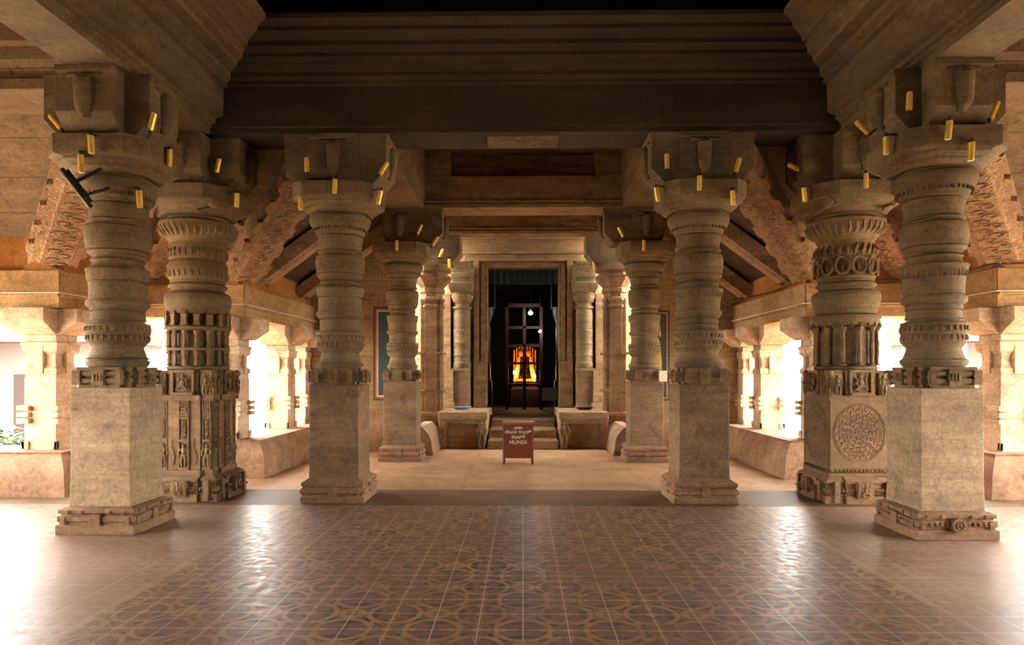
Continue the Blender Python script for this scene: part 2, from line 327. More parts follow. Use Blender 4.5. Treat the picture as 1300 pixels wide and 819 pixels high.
def turned_pillar(X, Y, label, k=1.0, layered=False, ornate=False, seed=0, group='turned stone pillars of the nave'):
    root = empty('stone_pillar', (X, Y, 0), label, 'pillar', group)
    rnd = random.Random(seed); zt = lambda z: z
    base_part(root, k, layered, ornate)
    blk = MB().sq([(.292*k, .245), (.285*k, .5), (.285*k, 1.345), (.278*k, 1.36)])
    blk.build('pedestal_block', M['pale' if Y < 7 else 'pillar'], root, bevel=.010)
    nk = MB(); r = .315*k
    for z0, z1, rr in ((1.36, 1.40, .29), (1.40, 1.445, .325), (1.445, 1.47, .30), (1.47, 1.51, .325), (1.51, 1.55, .305)):
        nk.loft([[(x, y, z) for x, y in star(rr*.95*k, rr*k*.82, rr*k*.60)] for z in (z0, z1)])
    def nd(m, q):
        m.box(-.055, .055, -.33*k, -.25*k, 1.38, 1.53)
        for s in (-1, 1): m.box(s*.19-.02, s*.19+.02, -.322*k, -.25*k, 1.385, 1.52)
        for i in range(3): m.ball((-.03+.03*i, -.333*k, 1.455), (.012, .012, .045), 6, 4)
    nk.join(four(nd)); nk.build('necking', M['carved'], root, bevel=.005)
    P = [(.29,1.55),(.31,1.565),(.325,1.60),(.32,1.62),(.30,1.635),(.29,1.67),(.275,1.72),(.272,1.745),(.285,1.76),
         (.305,1.79),(.318,1.80),(.312,1.87),(.325,1.885),(.318,1.955),(.325,1.97),(.318,1.985),(.285,1.99),(.282,2.06),(.285,2.13),(.305,2.15),(.318,2.16),(.322,2.19),(.318,2.205),(.30,2.21),
         (.298,2.25),(.302,2.36),(.318,2.40),(.322,2.46),(.33,2.475),(.325,2.49),(.29,2.50),(.275,2.53),(.275,2.555),(.29,2.565),(.272,2.59),(.272,2.61),(.292,2.615),(.31,2.64),(.328,2.74),(.334,2.83),(.325,2.885),(.31,2.90),
         (.285,2.905),(.285,2.925),(.31,2.935),(.31,2.95),(.29,2.965),(.295,3.02),(.305,3.08),(.30,3.11),(.28,3.12)]
    # each pillar has slightly different ring spacing
    P2 = []
    for r0, z in P:
        w = .018*sin(5*(z-1.55)+seed) * (1 if 1.6 < z < 3.05 else 0)
        if 1.56 < z < 3.1: r0 = .302+(r0-.302)*1.3
        P2.append((r0*.845*k*(1+.012*sin(seed*3+z*7)), z+w))
    for zg in (1.632, 1.775, 1.985, 2.075, 2.135, 2.232, 2.385, 2.51, 2.60, 2.66, 2.92, 2.96):     # dark incised grooves
        zg += .012*sin(seed+zg*9)
        for a in range(len(P2)-1):
            (ra, za), (rb, zb) = P2[a], P2[a+1]
            if za < zg-.009 and zb > zg+.009:
                rg = ra+(rb-ra)*(zg-za)/(zb-za)
                P2[a+1:a+1] = [(rg, zg-.009), (rg-.020, zg-.006), (rg-.020, zg+.004), (rg+.006, zg+.007)]; break
    sh = MB().lathe(P2)
    sh.build('shaft', M['lathe'], root, smooth=32)
    fr = MB()                                                    # carved frieze round the shaft
    n = 30
    wz = .018*sin(5*(1.88-1.55)+seed)
    for i in range(n):
        a = 2*pi*i/n + .05
        fr.ball((.273*k*cos(a), .273*k*sin(a), 1.925+wz), (.018, .018, .030), 6, 4)
        fr.ball((.270*k*cos(a+.1), .270*k*sin(a+.1), 1.84+wz), (.013, .013, .03), 6, 4)
    if seed % 2 == 1:
        for i in range(44):
            a = 2*pi*i/44; fr.ball((.273*k*cos(a), .273*k*sin(a), 2.42), (.010, .010, .045), 5, 4)
    fr.build('frieze', M['carved'], root, smooth=60)
    cu = MB().lathe([(r0*.9*k, z) for r0, z in [(.29,3.12),(.31,3.13),(.315,3.15),(.35,3.20),(.385,3.25),(.40,3.30),(.395,3.33),(.36,3.345),(.335,3.35),(.335,3.375)]])
    for i in range(40):
        a = 2*pi*i/40; cu.ball((.312*k*cos(a), .312*k*sin(a), 3.185), (.013, .013, .025), 5, 4)
    cu.build('cushion_capital', M['lathe'], root, smooth=35)
    ab = MB().loft([[(x, y, z) for x, y in octo(a*k, h*k)] for a, h, z in ((.36,.16,3.37),(.36,.16,3.385),(.40,.19,3.41),(.40,.19,3.425),(.45,.24,3.46),(.45,.24,3.475),(.455,.28,3.485),(.465,.32,3.50),(.47,.325,3.52),(.47,.325,AB))])
    for q in range(4):
        a0 = q*pi/2+pi/4
        ab.ball((.50*k*cos(a0), .50*k*sin(a0), 3.54), (.05, .05, .06), 8, 6)
    ab.build('abacus', M['lathe'], root, bevel=.008, smooth=30)
    return root

def colonnettes(mb, n, r, z0, z1, w, a0=0, cap=True):
    for i in range(n):
        a = a0+2*pi*i/n; c = (r*cos(a), r*sin(a))
        mb.lathe([(w*1.4, z0), (w*1.4, z0+.015), (w*.8, z0+.03), (w, z0+(z1-z0)*.35), (w*.8, z0+(z1-z0)*.65), (w*.75, z1-.05), (w*1.3, z1-.035), (w*1.5, z1)], 8, c)
SLIM = lambda v: (v.x*.89, v.y*.89, v.z)
def carved_pillar(X, Y, label, left=True):
    root = empty('carved_stone_pillar', (X, Y, 0), label, 'pillar')
    k = 1.0
    R = .37
    b = MB().loft([[(x, y, z) for x, y in star(.40*s_, .37*s_, .20)] for s_, z in ((1.14,0),(1.14,.09),(1.07,.10),(1.07,.12),(1.12,.125),(1.12,.17),(1.05,.18),(1.05,.225),(1.10,.23),(1.10,.26),(1.0,.285),(.93,.30))])
    def bd(m, q):
        m.box(-.085, .085, -.50, -.40, .07, .25); figure(m, (0, -.50, .08), .16)
        for s in (-1, 1):
            m.box(s*.30-.03, s*.30+.03, -.455, -.38, .02, .25)
            for i in range(5): m.ball((s*(.10+.035*i), -.465, .15), (.012, .015, .02), 6, 4)
        for i in range(-9, 10): m.ball((i*.042, -.448, .10), (.014, .014, .014), 5, 4)
    b.join(four(bd)); b.build('base', M['carved'] if left else M['base'], root, bevel=.005, smooth=60)
    if left:
        blk = MB().loft([[(x, y, z) for x, y in star(.375, .335, .20)] for z in (.30, .36)])
        blk.loft([[(x, y, z) for x, y in star(.345, .31, .19)] for z in (.36, 1.17)])
        blk.loft([[(x, y, z) for x, y in star(.385, .35, .20)] for z in (1.17, 1.235)])
        blk.build('pedestal_block', M['pillar'], root, bevel=.006)
        rl = MB()
        def rd(m, q):
            for cx in (-.255, 0, .255):
                y = -.352 if cx == 0 else -.318
                w = .055 if cx == 0 else .042
                for s in (-1, 1): m.box(cx+s*w-.006, cx+s*w+.006, y-.014, y+.01, .36, 1.17)
                standing(m, (cx, y-.008, .40), .27)
                m.box(cx-w, cx+w, y-.02, y+.01, .36, .39); m.box(cx-w, cx+w, y-.022, y+.01, .69, .715)
                scroll(m, cx, y-.006, .73, .95, w*.9, 3)
                for j in range(4): m.box(cx-w+.008*j, cx+w-.008*j, y-.022, y+.01, .96+.035*j, .98+.035*j)
                for j in range(-2, 3): m.ball((cx+j*.02, y-.012, 1.125), (.009, .012, .03), 5, 4)
            for cx in (-.13, .13):
                m.tube([(cx+.02*sin(j*1.0), -.35, .42+.05*j) for j in range(7)], .007, 5)
        rl.join(four(rd)); rl.build('figure_reliefs', M['carved'], root, smooth=60)
    else:
        blk = MB().sq([(.36, .30), (.36, .335), (.335, .345), (.345, .375), (.35, .39), (.35, 1.215), (.355, 1.22), (.355, 1.235)])
        blk.build('pedestal_block', M['pillar'], root, bevel=.008)
        rl = MB()
        def rd(m, q):
            y = -.352; cz = .80
            for rr in (.30, .285):
                m.tube([(rr*cos(t*pi/24), y, cz+rr*1.12*sin(t*pi/24)) for t in range(49)], .008, 5)
            rnd = random.Random(3)
            for ring, n in ((.25, 24), (.205, 20), (.16, 15), (.115, 11), (.07, 7), (.03, 3)):
                for i in range(n):
                    a = 2*pi*i/n+ring*5; cx, cc = ring*cos(a), cz+ring*1.12*sin(a)
                    m.tube([(cx+.032*(1-t*.1)*cos(a+t*.7), y, cc+.036*(1-t*.1)*sin(a+t*.7)) for t in range(8)], .006, 4)
            for i in range(-7, 8): m.ball((i*.045, -.362, .365), (.014, .014, .018), 5, 4)
            m.box(-.34, .34, y-.008, y+.01, 1.16, 1.175)
            for s in (-1, 1): m.box(s*.335-.005, s*.335+.005, y-.006, y+.01, .42, 1.16)
        rl.join(four(rd)); rl.build('foliage_roundel', M['pillar'], root, smooth=60)
    # figure zone
    z0, z1 = 1.235, 1.53
    fz = MB().loft([[(x, y, z) for x, y in star(.36, .33, .17)] for z in (z0, z1)])
    def fd(m, q):
        m.box(-.13, .13, -.415, -.34, z0, z0+.035); m.box(-.13, .13, -.40, -.34, z1-.03, z1)
        for s in (-1, 1):
            m.box(s*.12-.012, s*.12+.012, -.39, -.34, z0, z1)
            m.box(s*.27-.06, s*.27+.06, -.365, -.30, z0, z1-.04)
        figure(m, (0, -.385, z0+.035), .21)
        for s in (-1, 1): standing(m, (s*.26, -.375, z0+.01), .23)
        # corner guardian with raised paw
        m2 = MB(); m2.ball((0, -.43, z0+.12), (.05, .06, .10)); m2.ball((0, -.47, z0+.25), (.045, .05, .05)); m2.tube([(0, -.42, z0+.10), (0, -.50, z0+.07), (0, -.48, z0)], .022, 6); m2.ball((0, -.42, z0+.03), (.05, .06, .03))
        m2.rotz(pi/4); m2.xf(lambda v: v*1.0); m.join(m2)
    fz.join(four(fd)); fz.build('figure_niches', M['carved'], root, bevel=.004, smooth=60)
    mb = MB().lathe([(.38, z1), (.40, 1.545), (.40, 1.565), (.375, 1.58), (.33, 1.59), (.33, 2.20)])
    if left:
        mb.lathe([(.385, 1.76), (.405, 1.775), (.405, 1.79), (.385, 1.80)]); mb.lathe([(.385, 2.0), (.42, 2.02), (.43, 2.04), (.40, 2.06)])
        mb.xf(SLIM).build('shaft_core', M['lathe'], root, smooth=35)
        cn = MB(); colonnettes(cn, 16, .365, 1.58, 1.76, .026); colonnettes(cn, 16, .37, 1.80, 2.0, .026)
        for i in range(16):
            a = 2*pi*i/16; t = MB().sq([(.04, 2.06), (.04, 2.08), (.032, 2.09), (.032, 2.17), (.042, 2.18), (.030, 2.20), (.034, 2.21), (.02, 2.235), (.008, 2.255)]); t.xf(lambda v: (v.x+.385, v.y, v.z)); t.rotz(a); cn.join(t)
        cn.xf(SLIM).build('colonnettes', M['carved'], root, smooth=45)
    else:
        mb.lathe([(.36, 2.03), (.41, 2.05), (.425, 2.09), (.425, 2.13), (.435, 2.14), (.43, 2.17), (.37, 2.19)])
        mb.xf(SLIM).build('shaft_core', M['lathe'], root, smooth=35)
        cn = MB(); colonnettes(cn, 12, .375, 1.58, 2.03, .034)
        for i in range(24):
            a = 2*pi*i/24; cn.ball((.425*cos(a), .425*sin(a), 2.05), (.02, .02, .03), 5, 4)
        cn.xf(SLIM).build('colonnettes', M['carved'], root, smooth=45)
    bell = [(.36, 2.19), (.37, 2.21), (.39, 2.24), (.385, 2.26), (.405, 2.29), (.425, 2.36), (.425, 2.42), (.40, 2.455), (.385, 2.46)] if not left else [(.38, 2.20), (.40, 2.24), (.405, 2.28), (.42, 2.30), (.425, 2.38), (.415, 2.43), (.39, 2.455), (.37, 2.46)]
    up = MB().lathe(bell+[(.34, 2.475), (.34, 2.51), (.375, 2.53), (.375, 2.55), (.34, 2.57), (.35, 2.585), (.35, 2.61)])
    up.xf(SLIM).build('bell', M['lathe'], root, smooth=35)
    up = MB()
    if left:
        up.lathe([(.35, 2.61), (.37, 2.64), (.385, 2.70), (.38, 2.79), (.36, 2.83), (.34, 2.85), (.36, 2.87), (.375, 2.93), (.355, 2.99), (.36, 3.01), (.36, 3.05)])
        for i in range(28):
            a = 2*pi*i/28
            up.ball((.378*cos(a), .378*sin(a), 2.68), (.022, .022, .045), 6, 4); up.ball((.365*cos(a), .365*sin(a), 2.93), (.024, .024, .055), 6, 4)
    else:
        up.lathe([(.35, 2.61), (.37, 2.63), (.34, 2.66), (.34, 2.84), (.375, 2.86), (.36, 2.89), (.37, 2.94), (.36, 3.0), (.35, 3.02), (.35, 3.05)])
        for i in range(12):
            a = 2*pi*i/12; m = MB()
            m.tube([(.385, .088*cos(t*pi/6), 2.75+.10*sin(t*pi/6)) for t in range(13)], .018, 6); m.ball((.36, 0, 2.73), (.03, .03, .05), 6, 5)
            m.rotz(a); up.join(m)
        for i in range(26):
            a = 2*pi*i/26; up.tube([(.36*cos(a), .36*sin(a), 2.88), (.39*cos(a), .39*sin(a), 2.94), (.36*cos(a+.1), .36*sin(a+.1), 3.0)], [.016, .022, .014], 5)
    up.xf(SLIM).build('ribbed_collar', M['carved'], root, smooth=50)
    cu = MB().lathe([(.35, 3.05), (.37, 3.07), (.37, 3.09), (.42, 3.13), (.48, 3.19), (.50, 3.24), (.49, 3.29), (.44, 3.31), (.38, 3.33), (.38, 3.39)])
    for i in range(36):
        a = 2*pi*i/36; cu.tube([(.40*cos(a), .40*sin(a), 3.12), (.47*cos(a+.03), .47*sin(a+.03), 3.17), (.505*cos(a), .505*sin(a), 3.24)], [.012, .02, .012], 5)
    cu.xf(SLIM).build('cushion_capital', M['carved'], root, smooth=50)
    ab = MB().loft([[(x, y, z) for x, y in octo(a, h)] for a, h, z in ((.40,.18,3.36),(.42,.2,3.40),(.50,.26,3.46),(.53,.30,3.50),(.54,.31,3.52),(.54,.31,AB))])
    for q in range(4):
        a0 = q*pi/2+pi/4; ab.ball((.52*cos(a0), .52*sin(a0), 3.50), (.08, .08, .10), 8, 6)
        ab.tube([(.50*cos(a0+.12*t), .50*sin(a0+.12*t), 3.42+.02*t) for t in range(-3, 4)], .03, 6)
    ab.build('abacus', M['lathe'], root, bevel=.008, smooth=35)
    return root

NX, MX = 3.88, 2.08
NY, OY, MY, SY = 6.52, 8.28, 8.15, 11.75
PX = {(-1,'N'):-3.95,(1,'N'):3.88,(-1,'M'):-2.19,(1,'M'):2.08,(-1,'O'):-3.97,(1,'O'):3.88}
for s, w in ((-1, 'left'), (1, 'right')):
    turned_pillar(PX[s,'N'], NY+(.08 if s < 0 else 0), {-1: 'nearest turned stone pillar on the left, plain square pedestal block, black floodlight on its capital',
                              1: 'nearest turned stone pillar on the right, round rosette carved on its base'}[s], ornate=(s == 1), seed=2 if s < 0 else 3)
    turned_pillar(PX[s,'M'], MY, {-1: 'turned pillar left of the central passage with layered base, front row', 1: 'turned pillar right of the central passage, diagonal vein across its pedestal block, front row'}[s], layered=True, seed=4 if s < 0 else 5)
    turned_pillar(s*MX, SY, {-1: 'inner turned pillar left of the donation box, second row', 1: 'inner turned pillar right of the donation box, second row, paper notice on its neck'}[s], k=.96, layered=True, seed=6 if s < 0 else 7)
    carved_pillar(PX[s,'O'], OY, {-1: 'dark outer pillar covered in carved figures and tiers of tiny colonnettes, left side', 1: 'outer carved pillar with oval niche ring, tall colonnettes and foliage roundel, right side'}[s], left=(s < 0))

# ---------------------------------------------------------------- bracket blocks above the pillars
def bracket(X, Y, lx0, lx1, ly0, ly1, hw, label, z0=AB, z1=4.27, group='bracket blocks over the pillars'):
    root = empty('bracket_block', (X, Y, 0), label, 'bracket', group)
    h = z1-z0
    def arm(l0, l1, ax):
        c = .17
        poly = [(-l0+c*.9, z0), (l1-c*.9, z0), (l1-.03, z0+c*.8), (l1, z0+c), (l1, z1-.07), (l1+.015, z1-.06), (l1+.015, z1), (-l0-.015, z1), (-l0-.015, z1-.06), (-l0, z1-.07), (-l0, z0+c), (-l0+.03, z0+c*.8)]
        return MB().prism(poly, ax, -hw, hw)
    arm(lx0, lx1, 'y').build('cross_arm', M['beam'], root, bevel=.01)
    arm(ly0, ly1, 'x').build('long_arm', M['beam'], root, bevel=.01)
    # carved roll volutes on the faces
    for ax in range(4):
        d = {0: ly0, 1: lx1, 2: ly1, 3: lx0}[ax]
        m = MB().tube([(0, -d+.02, z0+.12), (0, -d, z0+.2), (0, -d, z0+.44), (0, -d+.03, z0+.50)], [.03, .07, .085, .05], 12)
        m.tube([(-hw*.55, -d+.01, z0+.50), (hw*.55, -d+.01, z0+.50)], .025, 10)
        m.rotz(ax*pi/2); m.build('roll_carving', M['beam'], root, smooth=40)
    return root
for s, w in ((-1, 'left'), (1, 'right')):
    out = (.5, .45) if s < 0 else (.45, .5)
    bracket(PX[s,'N'], NY, .5, .5, .45, .7, .26, f'stone bracket block on top of the nearest {w} pillar')
    bracket(PX[s,'O'], OY, .62, .62, .5, .5, .27, f'dark bracket block over the outer carved pillar on the {w}')
    a = .61
    bracket(PX[s,'M'], MY, .57 if s < 0 else a, a if s < 0 else .57, .30, 1.3, .29, f'bracket block over the front-row pillar {w} of the central passage')
    bracket(s*MX, SY, .28 if s < 0 else .72, .72 if s < 0 else .28, .28, .6, .27, f'stepped bracket block over the second-row pillar {w} of the donation box')

# ---------------------------------------------------------------- beams
def side_profile(sgn):
    P = [(4.13,4.27),(3.63,4.27),(3.63,4.33),(3.60,4.345),(3.60,4.37),(3.56,4.38),(3.56,4.43),(3.50,4.45),(3.47,4.47),(3.46,4.79),
         (3.40,4.80),(3.40,4.83),(3.33,4.86),(3.33,4.91),(3.20,4.93),(3.18,4.97),(3.10,4.99),(3.10,5.03),(3.04,5.05),(2.99,5.05),(2.99,5.10),(2.90,5.12),(2.82,5.13),(2.82,5.17),(2.68,5.19),(2.68,5.24),(4.13,5.24)]
    return [(sgn*x, z) for x, z in P]
for s, w in ((-1, 'left'), (1, 'right')):
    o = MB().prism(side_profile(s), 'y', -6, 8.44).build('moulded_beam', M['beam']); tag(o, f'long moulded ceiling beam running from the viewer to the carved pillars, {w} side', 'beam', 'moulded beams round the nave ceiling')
P = [(8.45,4.27),(7.86,4.27),(7.86,4.33),(7.84,4.34),(7.84,4.80),(7.78,4.81),(7.78,4.84),(7.72,4.87),(7.72,4.91),(7.58,4.93),(7.56,4.97),(7.50,4.99),(7.50,5.03),(7.42,5.05),(7.37,5.05),(7.37,5.10),(7.28,5.12),(7.20,5.13),(7.20,5.17),(7.06,5.19),(7.06,5.24),(8.45,5.24)]
o = MB().prism(P, 'x', -4.2, 4.2).build('moulded_beam', M['shaded']); tag(o, 'cross beam with shade painted into its colour over the central passage, spanning the whole nave', 'beam', 'moulded beams round the nave ceiling')
# carved roundel panel under the cross beam
m = MB().box(-.42, .42, 7.95, 8.36, 4.25, 4.275)
for i in range(12): m.ball((.28*cos(i*pi/6), 8.155+.14*sin(i*pi/6), 4.25), (.045, .03, .012), 6, 4)
m.ball((0, 8.155, 4.25), (.10, .08, .025)); o = m.build('carved_soffit_panel', M['beam'], smooth=40); tag(o, 'carved lotus panel on the underside of the dark cross beam', 'carving')
for s, w in ((-1, 'left'), (1, 'right')):
    P = [(2.36,4.27),(1.68,4.27),(1.68,4.40),(1.66,4.42),(1.66,5.26),(2.36,5.26)]
    o = MB().prism([(s*x, z) for x, z in P], 'y', 8.45, 14.3).build('stone_beam', M['beam'], bevel=.01); tag(o, f'lengthwise beam joining the passage pillars on the {w}', 'beam', 'lengthwise beams of the passage')
# lintels of the second row and vestibule
P = [(12.05,4.27),(11.46,4.27),(11.46,4.33),(11.50,4.335),(11.50,4.36),(11.47,4.37),(11.47,4.40),(11.52,4.42),(11.52,4.82),(12.05,4.82)]
o = MB().prism(P, 'x', -1.67, 1.67).build('stone_lintel', M['door'], bevel=.004); tag(o, 'lintel across the second row of pillars with a lit underside', 'lintel', 'stacked lintels toward the door')
m = MB().box(-1.67, -1.22, 11.5, 12.0, 4.82, 5.26).box(1.22, 1.67, 11.5, 12.0, 4.82, 5.26).box(-1.22, 1.22, 11.75, 12.0, 4.82, 5.26).box(-1.22, 1.22, 11.70, 11.75, 5.03, 5.05).box(-.22, .18, 11.6, 11.75, 5.0, 5.05)
o = m.build('lintel_recess', M['door']); tag(o, 'dark recessed slot above the second-row lintel', 'lintel')
o = MB().prism([(14.0,4.27),(13.62,4.27),(13.62,4.33),(13.66,4.34),(13.66,4.37),(13.62,4.39),(13.66,4.42),(13.66,4.82),(14.0,4.82)], 'x', -1.67, 1.67).build('stone_lintel', M['door'], bevel=.004); tag(o, 'warm-lit lintel in front of the doorway, farther and lower in view', 'lintel', 'stacked lintels toward the door')
# outer cross beams from the near pillars
for s, w in ((-1, 'left'), (1, 'right')):
    P = [(6.9,4.14),(6.28,4.14),(6.28,4.24),(6.32,4.26),(6.32,4.33),(6.28,4.35),(6.24,4.40),(6.24,4.52),(6.20,4.55),(6.20,4.82),(6.9,4.82)]
    o = MB().prism(P, 'x', s*4.12, s*7.5).build('stone_beam', M['slab'], bevel=.005); tag(o, f'banded cross beam running outward from the nearest {w} pillar', 'beam', 'outward cross beams')

# ---------------------------------------------------------------- ceilings and sloping roofs
struct(MB().box(-4.2, 4.2, -6, 8.45, 6.6, 6.75).build('ceiling', M['shaded']))
for a in ((-4.2, -3.9, -6, 8.45), (3.9, 4.2, -6, 8.45), (-3.9, 3.9, 8.2, 8.45), (-3.9, 3.9, -6.2, -6)): struct(MB().box(*a, 5.245 if a[2] < 8.2 and a[3] > 0 or a[3] > 8 else 4.9, 6.6).build('ceiling', M['shaded']))
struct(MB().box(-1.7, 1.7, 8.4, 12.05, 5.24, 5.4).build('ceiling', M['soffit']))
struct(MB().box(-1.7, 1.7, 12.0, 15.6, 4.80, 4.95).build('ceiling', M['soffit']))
for s in (-1, 1):
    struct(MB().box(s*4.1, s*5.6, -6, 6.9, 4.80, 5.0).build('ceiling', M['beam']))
    struct(MB().prism([(s*5.5, 4.8), (s*7.6, 2.9), (s*7.6, 3.1), (s*5.5, 5.0)], 'y', -6, 6.9).build('ceiling_slope', M['slab']))
struct(MB().box(-7.8, 7.8, -6.2, -6, 0, 5.1).build('wall_back', M['pillar']))
for s_, w in ((-1, 'left'), (1, 'right')): struct(MB().box(s_*7.35, s_*7.6, -6, 1.5, 0, 3.2).build('wall_'+w, M['pillar']))  # unseen walls added to block side light from behind the camera
def quad_slab(pts, t=.16):   # lower surface pts
    return MB().loft([pts, [(x, y, z+t) for x, y, z in pts]])
ZU, ZL = 4.34, 3.02
for s in (-1, 1): struct(MB().prism([(6.6, 2.76), (8.6, 2.76), (8.6, 3.1), (6.9, 4.4), (6.6, 4.4)], 'x', s*7.3, s*7.7).build('wall_gable', M['slab']))
XL1, XL2 = 5.85, 4.18
for s in (-1, 1):
    f = lambda x, y, z: (s*x, y, z)
    for pts, mt in (([f(7.7,6.85,ZU-.15), f(NX,6.85,ZU-.15), f(XL1,8.5,ZL), f(7.7,8.5,ZL)], 'slab'),
                    ([f(NX,6.8,ZU), f(NX,8.4,ZU), f(XL1,10.0,ZL), f(XL1,8.45,ZL)], 'slab'),
                    ([f(NX+.2,8.35,ZU), f(MX,8.35,ZU), f(XL2,9.95,ZL), f(XL1,9.95,ZL)], 'slab'),
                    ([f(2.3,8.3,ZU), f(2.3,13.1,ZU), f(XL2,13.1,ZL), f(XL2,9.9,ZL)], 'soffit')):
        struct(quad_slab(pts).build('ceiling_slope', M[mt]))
# ring mouldings on the dark soffit panels between the rafters
for s, w in ((-1, 'left'), (1, 'right')):
    for (yy, t) in ((9.45, .55), (9.7, .8), (11.15, .5), (11.3, .8), (12.55, .7)):
        x = 2.3+(XL2-2.3)*t; z = ZU+(ZL-ZU)*t; sl = (ZL-ZU)/(XL2-2.3)
        m = MB().tube([(s*(x+.17*cos(a)), yy+.20*sin(a), z-.004+sl*.17*cos(a)) for a in [i*pi/12 for i in range(25)]], .010, 6)
        o = m.build('lotus_ring', M['soffit']); tag(o, f'thin carved ring on the dark sloping ceiling panel, {w} aisle', 'carving', f'carved rings on the {w} aisle ceiling')

def strut(p0, p1, wid, dep, name, label, cat, group, carve=True):
    """inclined carved stone member from p0 (top) to p1 (bottom)"""
    p0, p1 = Vector(p0), Vector(p1); d = p1-p0; ln = d.length
    d.normalize(); side = d.cross(Vector((0, 0, 1))).normalized(); up = side.cross(d).normalized()
    def T(a, b, c): return p0 + d*a + side*b + up*c
    root = empty(name, tuple(p0), label, cat, group)
    h = wid/2; m = MB()
    prof = [(-h, 0), (-h, -.05), (-h*.72, -.07), (-h*.62, -.09), (h*.62, -.09), (h*.72, -.07), (h, -.05), (h, 0), (h, dep), (-h, dep)]
    n = len(prof)
    r0 = [T(0, b, c)-p0 for b, c in prof]; r1 = [T(ln-(.10 if abs(b) < h*.8 else 0), b, c)-p0 for b, c in prof]
    m.loft([r0, r1]); m.build('strut_body', M['rib'], root, bevel=.006)
    if carve:
        k = int(ln/.36)
        for sgn in (-1, 1):   # stepped edge blocks
            m = MB()
            for i in range(k):
                a0 = .12+i*(ln-.2)/k
                q = [T(a0, sgn*h*.95, -.055)-p0, T(a0+.24, sgn*h*.95, -.055)-p0, T(a0+.20, sgn*h*1.22, -.04)-p0, T(a0+.04, sgn*h*1.22, -.04)-p0]
                m.loft([q, [v+up*.07 for v in q]])
            m.build('edge_steps', M['rib'], root)
        m = MB()
        for i in range(int(ln/.085)):
            a0 = .06+i*.085; sg = 1 if i % 2 else -1
            pts = [T(a0+.035*cos(t), sg*h*.2+h*.3*sin(t), -.095)-p0 for t in [j*pi/3.5 for j in range(7)]]
            m.tube(pts, .009, 5)
        m.build('vine_carving', M['rib'], root, smooth=60)
    return root
for s, w in ((-1, 'left'), (1, 'right')):
    strut((s*4.30, 6.85, 3.95), (s*5.75, 8.25, 2.83), .50, .22, 'carved_strut', f'broad carved strut sloping outward behind the nearest {w} pillar', 'strut', 'carved hip struts')
    strut((s*4.1, 8.65, 3.95), (s*5.35, 9.75, 2.85), .34, .2, 'carved_strut', f'scalloped carved strut seen between the nearest and the figure-carved pillar, {w}', 'strut', 'carved hip struts')
    strut((s*2.45, 8.30, 4.2), (s*3.98, 9.55, 2.78), .46, .2, 'carved_strut', f'large carved strut from the {w} front-row pillar down to the eaves', 'strut', 'carved hip struts')
    for yy, nm in ((10.35, 'first'), (12.25, 'second')):
        root = strut((s*2.33, yy, 4.10), (s*4.0, yy, 2.86), .30, .16, 'stone_rafter', f'{"nearer" if nm == "first" else "farther"} sloping rafter of the {w} aisle, pale carved underside', 'rafter', 'aisle rafters', carve=False)

# ---------------------------------------------------------------- eaves beams
def eave_seg(p0, p1, nrm, label, name='eaves_beam', ext=(0, 0)):
    """inner face runs from p0 to p1 in plan, nrm is the outward direction"""
    p0, p1, nr = Vector(p0), Vector(p1), Vector(nrm); d = (p1-p0).normalized(); p0 = p0-d*ext[0]; p1 = p1+d*ext[1]
    root = empty(name, (0, 0, 0), label, 'beam', 'eaves beams on the parapet pillars')
    prof = [(0, 2.285), (0, 2.42), (-.03, 2.43), (-.03, 2.455), (0, 2.47), (0, 2.74), (.03, 2.76), (.5, 2.76), (.5, 2.285)]
    m = MB().loft([[(*(p+nr*a), z) for a, z in prof] for p in (p0, p1)]); m.build('beam', M['eave'], root, bevel=.005)
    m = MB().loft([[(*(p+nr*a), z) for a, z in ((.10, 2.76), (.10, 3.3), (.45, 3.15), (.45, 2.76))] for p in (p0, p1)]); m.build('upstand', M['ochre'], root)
    return root
for s, w in ((-1, 'left'), (1, 'right')):
    eave_seg((s*7.25, -6), (s*7.25, 8.19), (s, 0), f'eaves beam along the {w} side beside the viewer')
    eave_seg((s*7.24, 8.2), (s*5.635, 8.2), (0, 1), f'eaves beam facing the hall beyond the nearest {w} pillar')
    eave_seg((s*5.62, 8.215), (s*5.62, 9.6), (s, 0), f'short eaves beam on the {w} turning back from the outermost parapet pillar')
    eave_seg((s*5.62, 9.62), (s*3.965, 9.62), (0, 1), f'eaves beam behind the figure-carved pillar on the {w}')
    eave_seg((s*3.95, 9.635), (s*3.95, 12.9), (s, 0), f'long eaves beam over the {w} aisle openings')

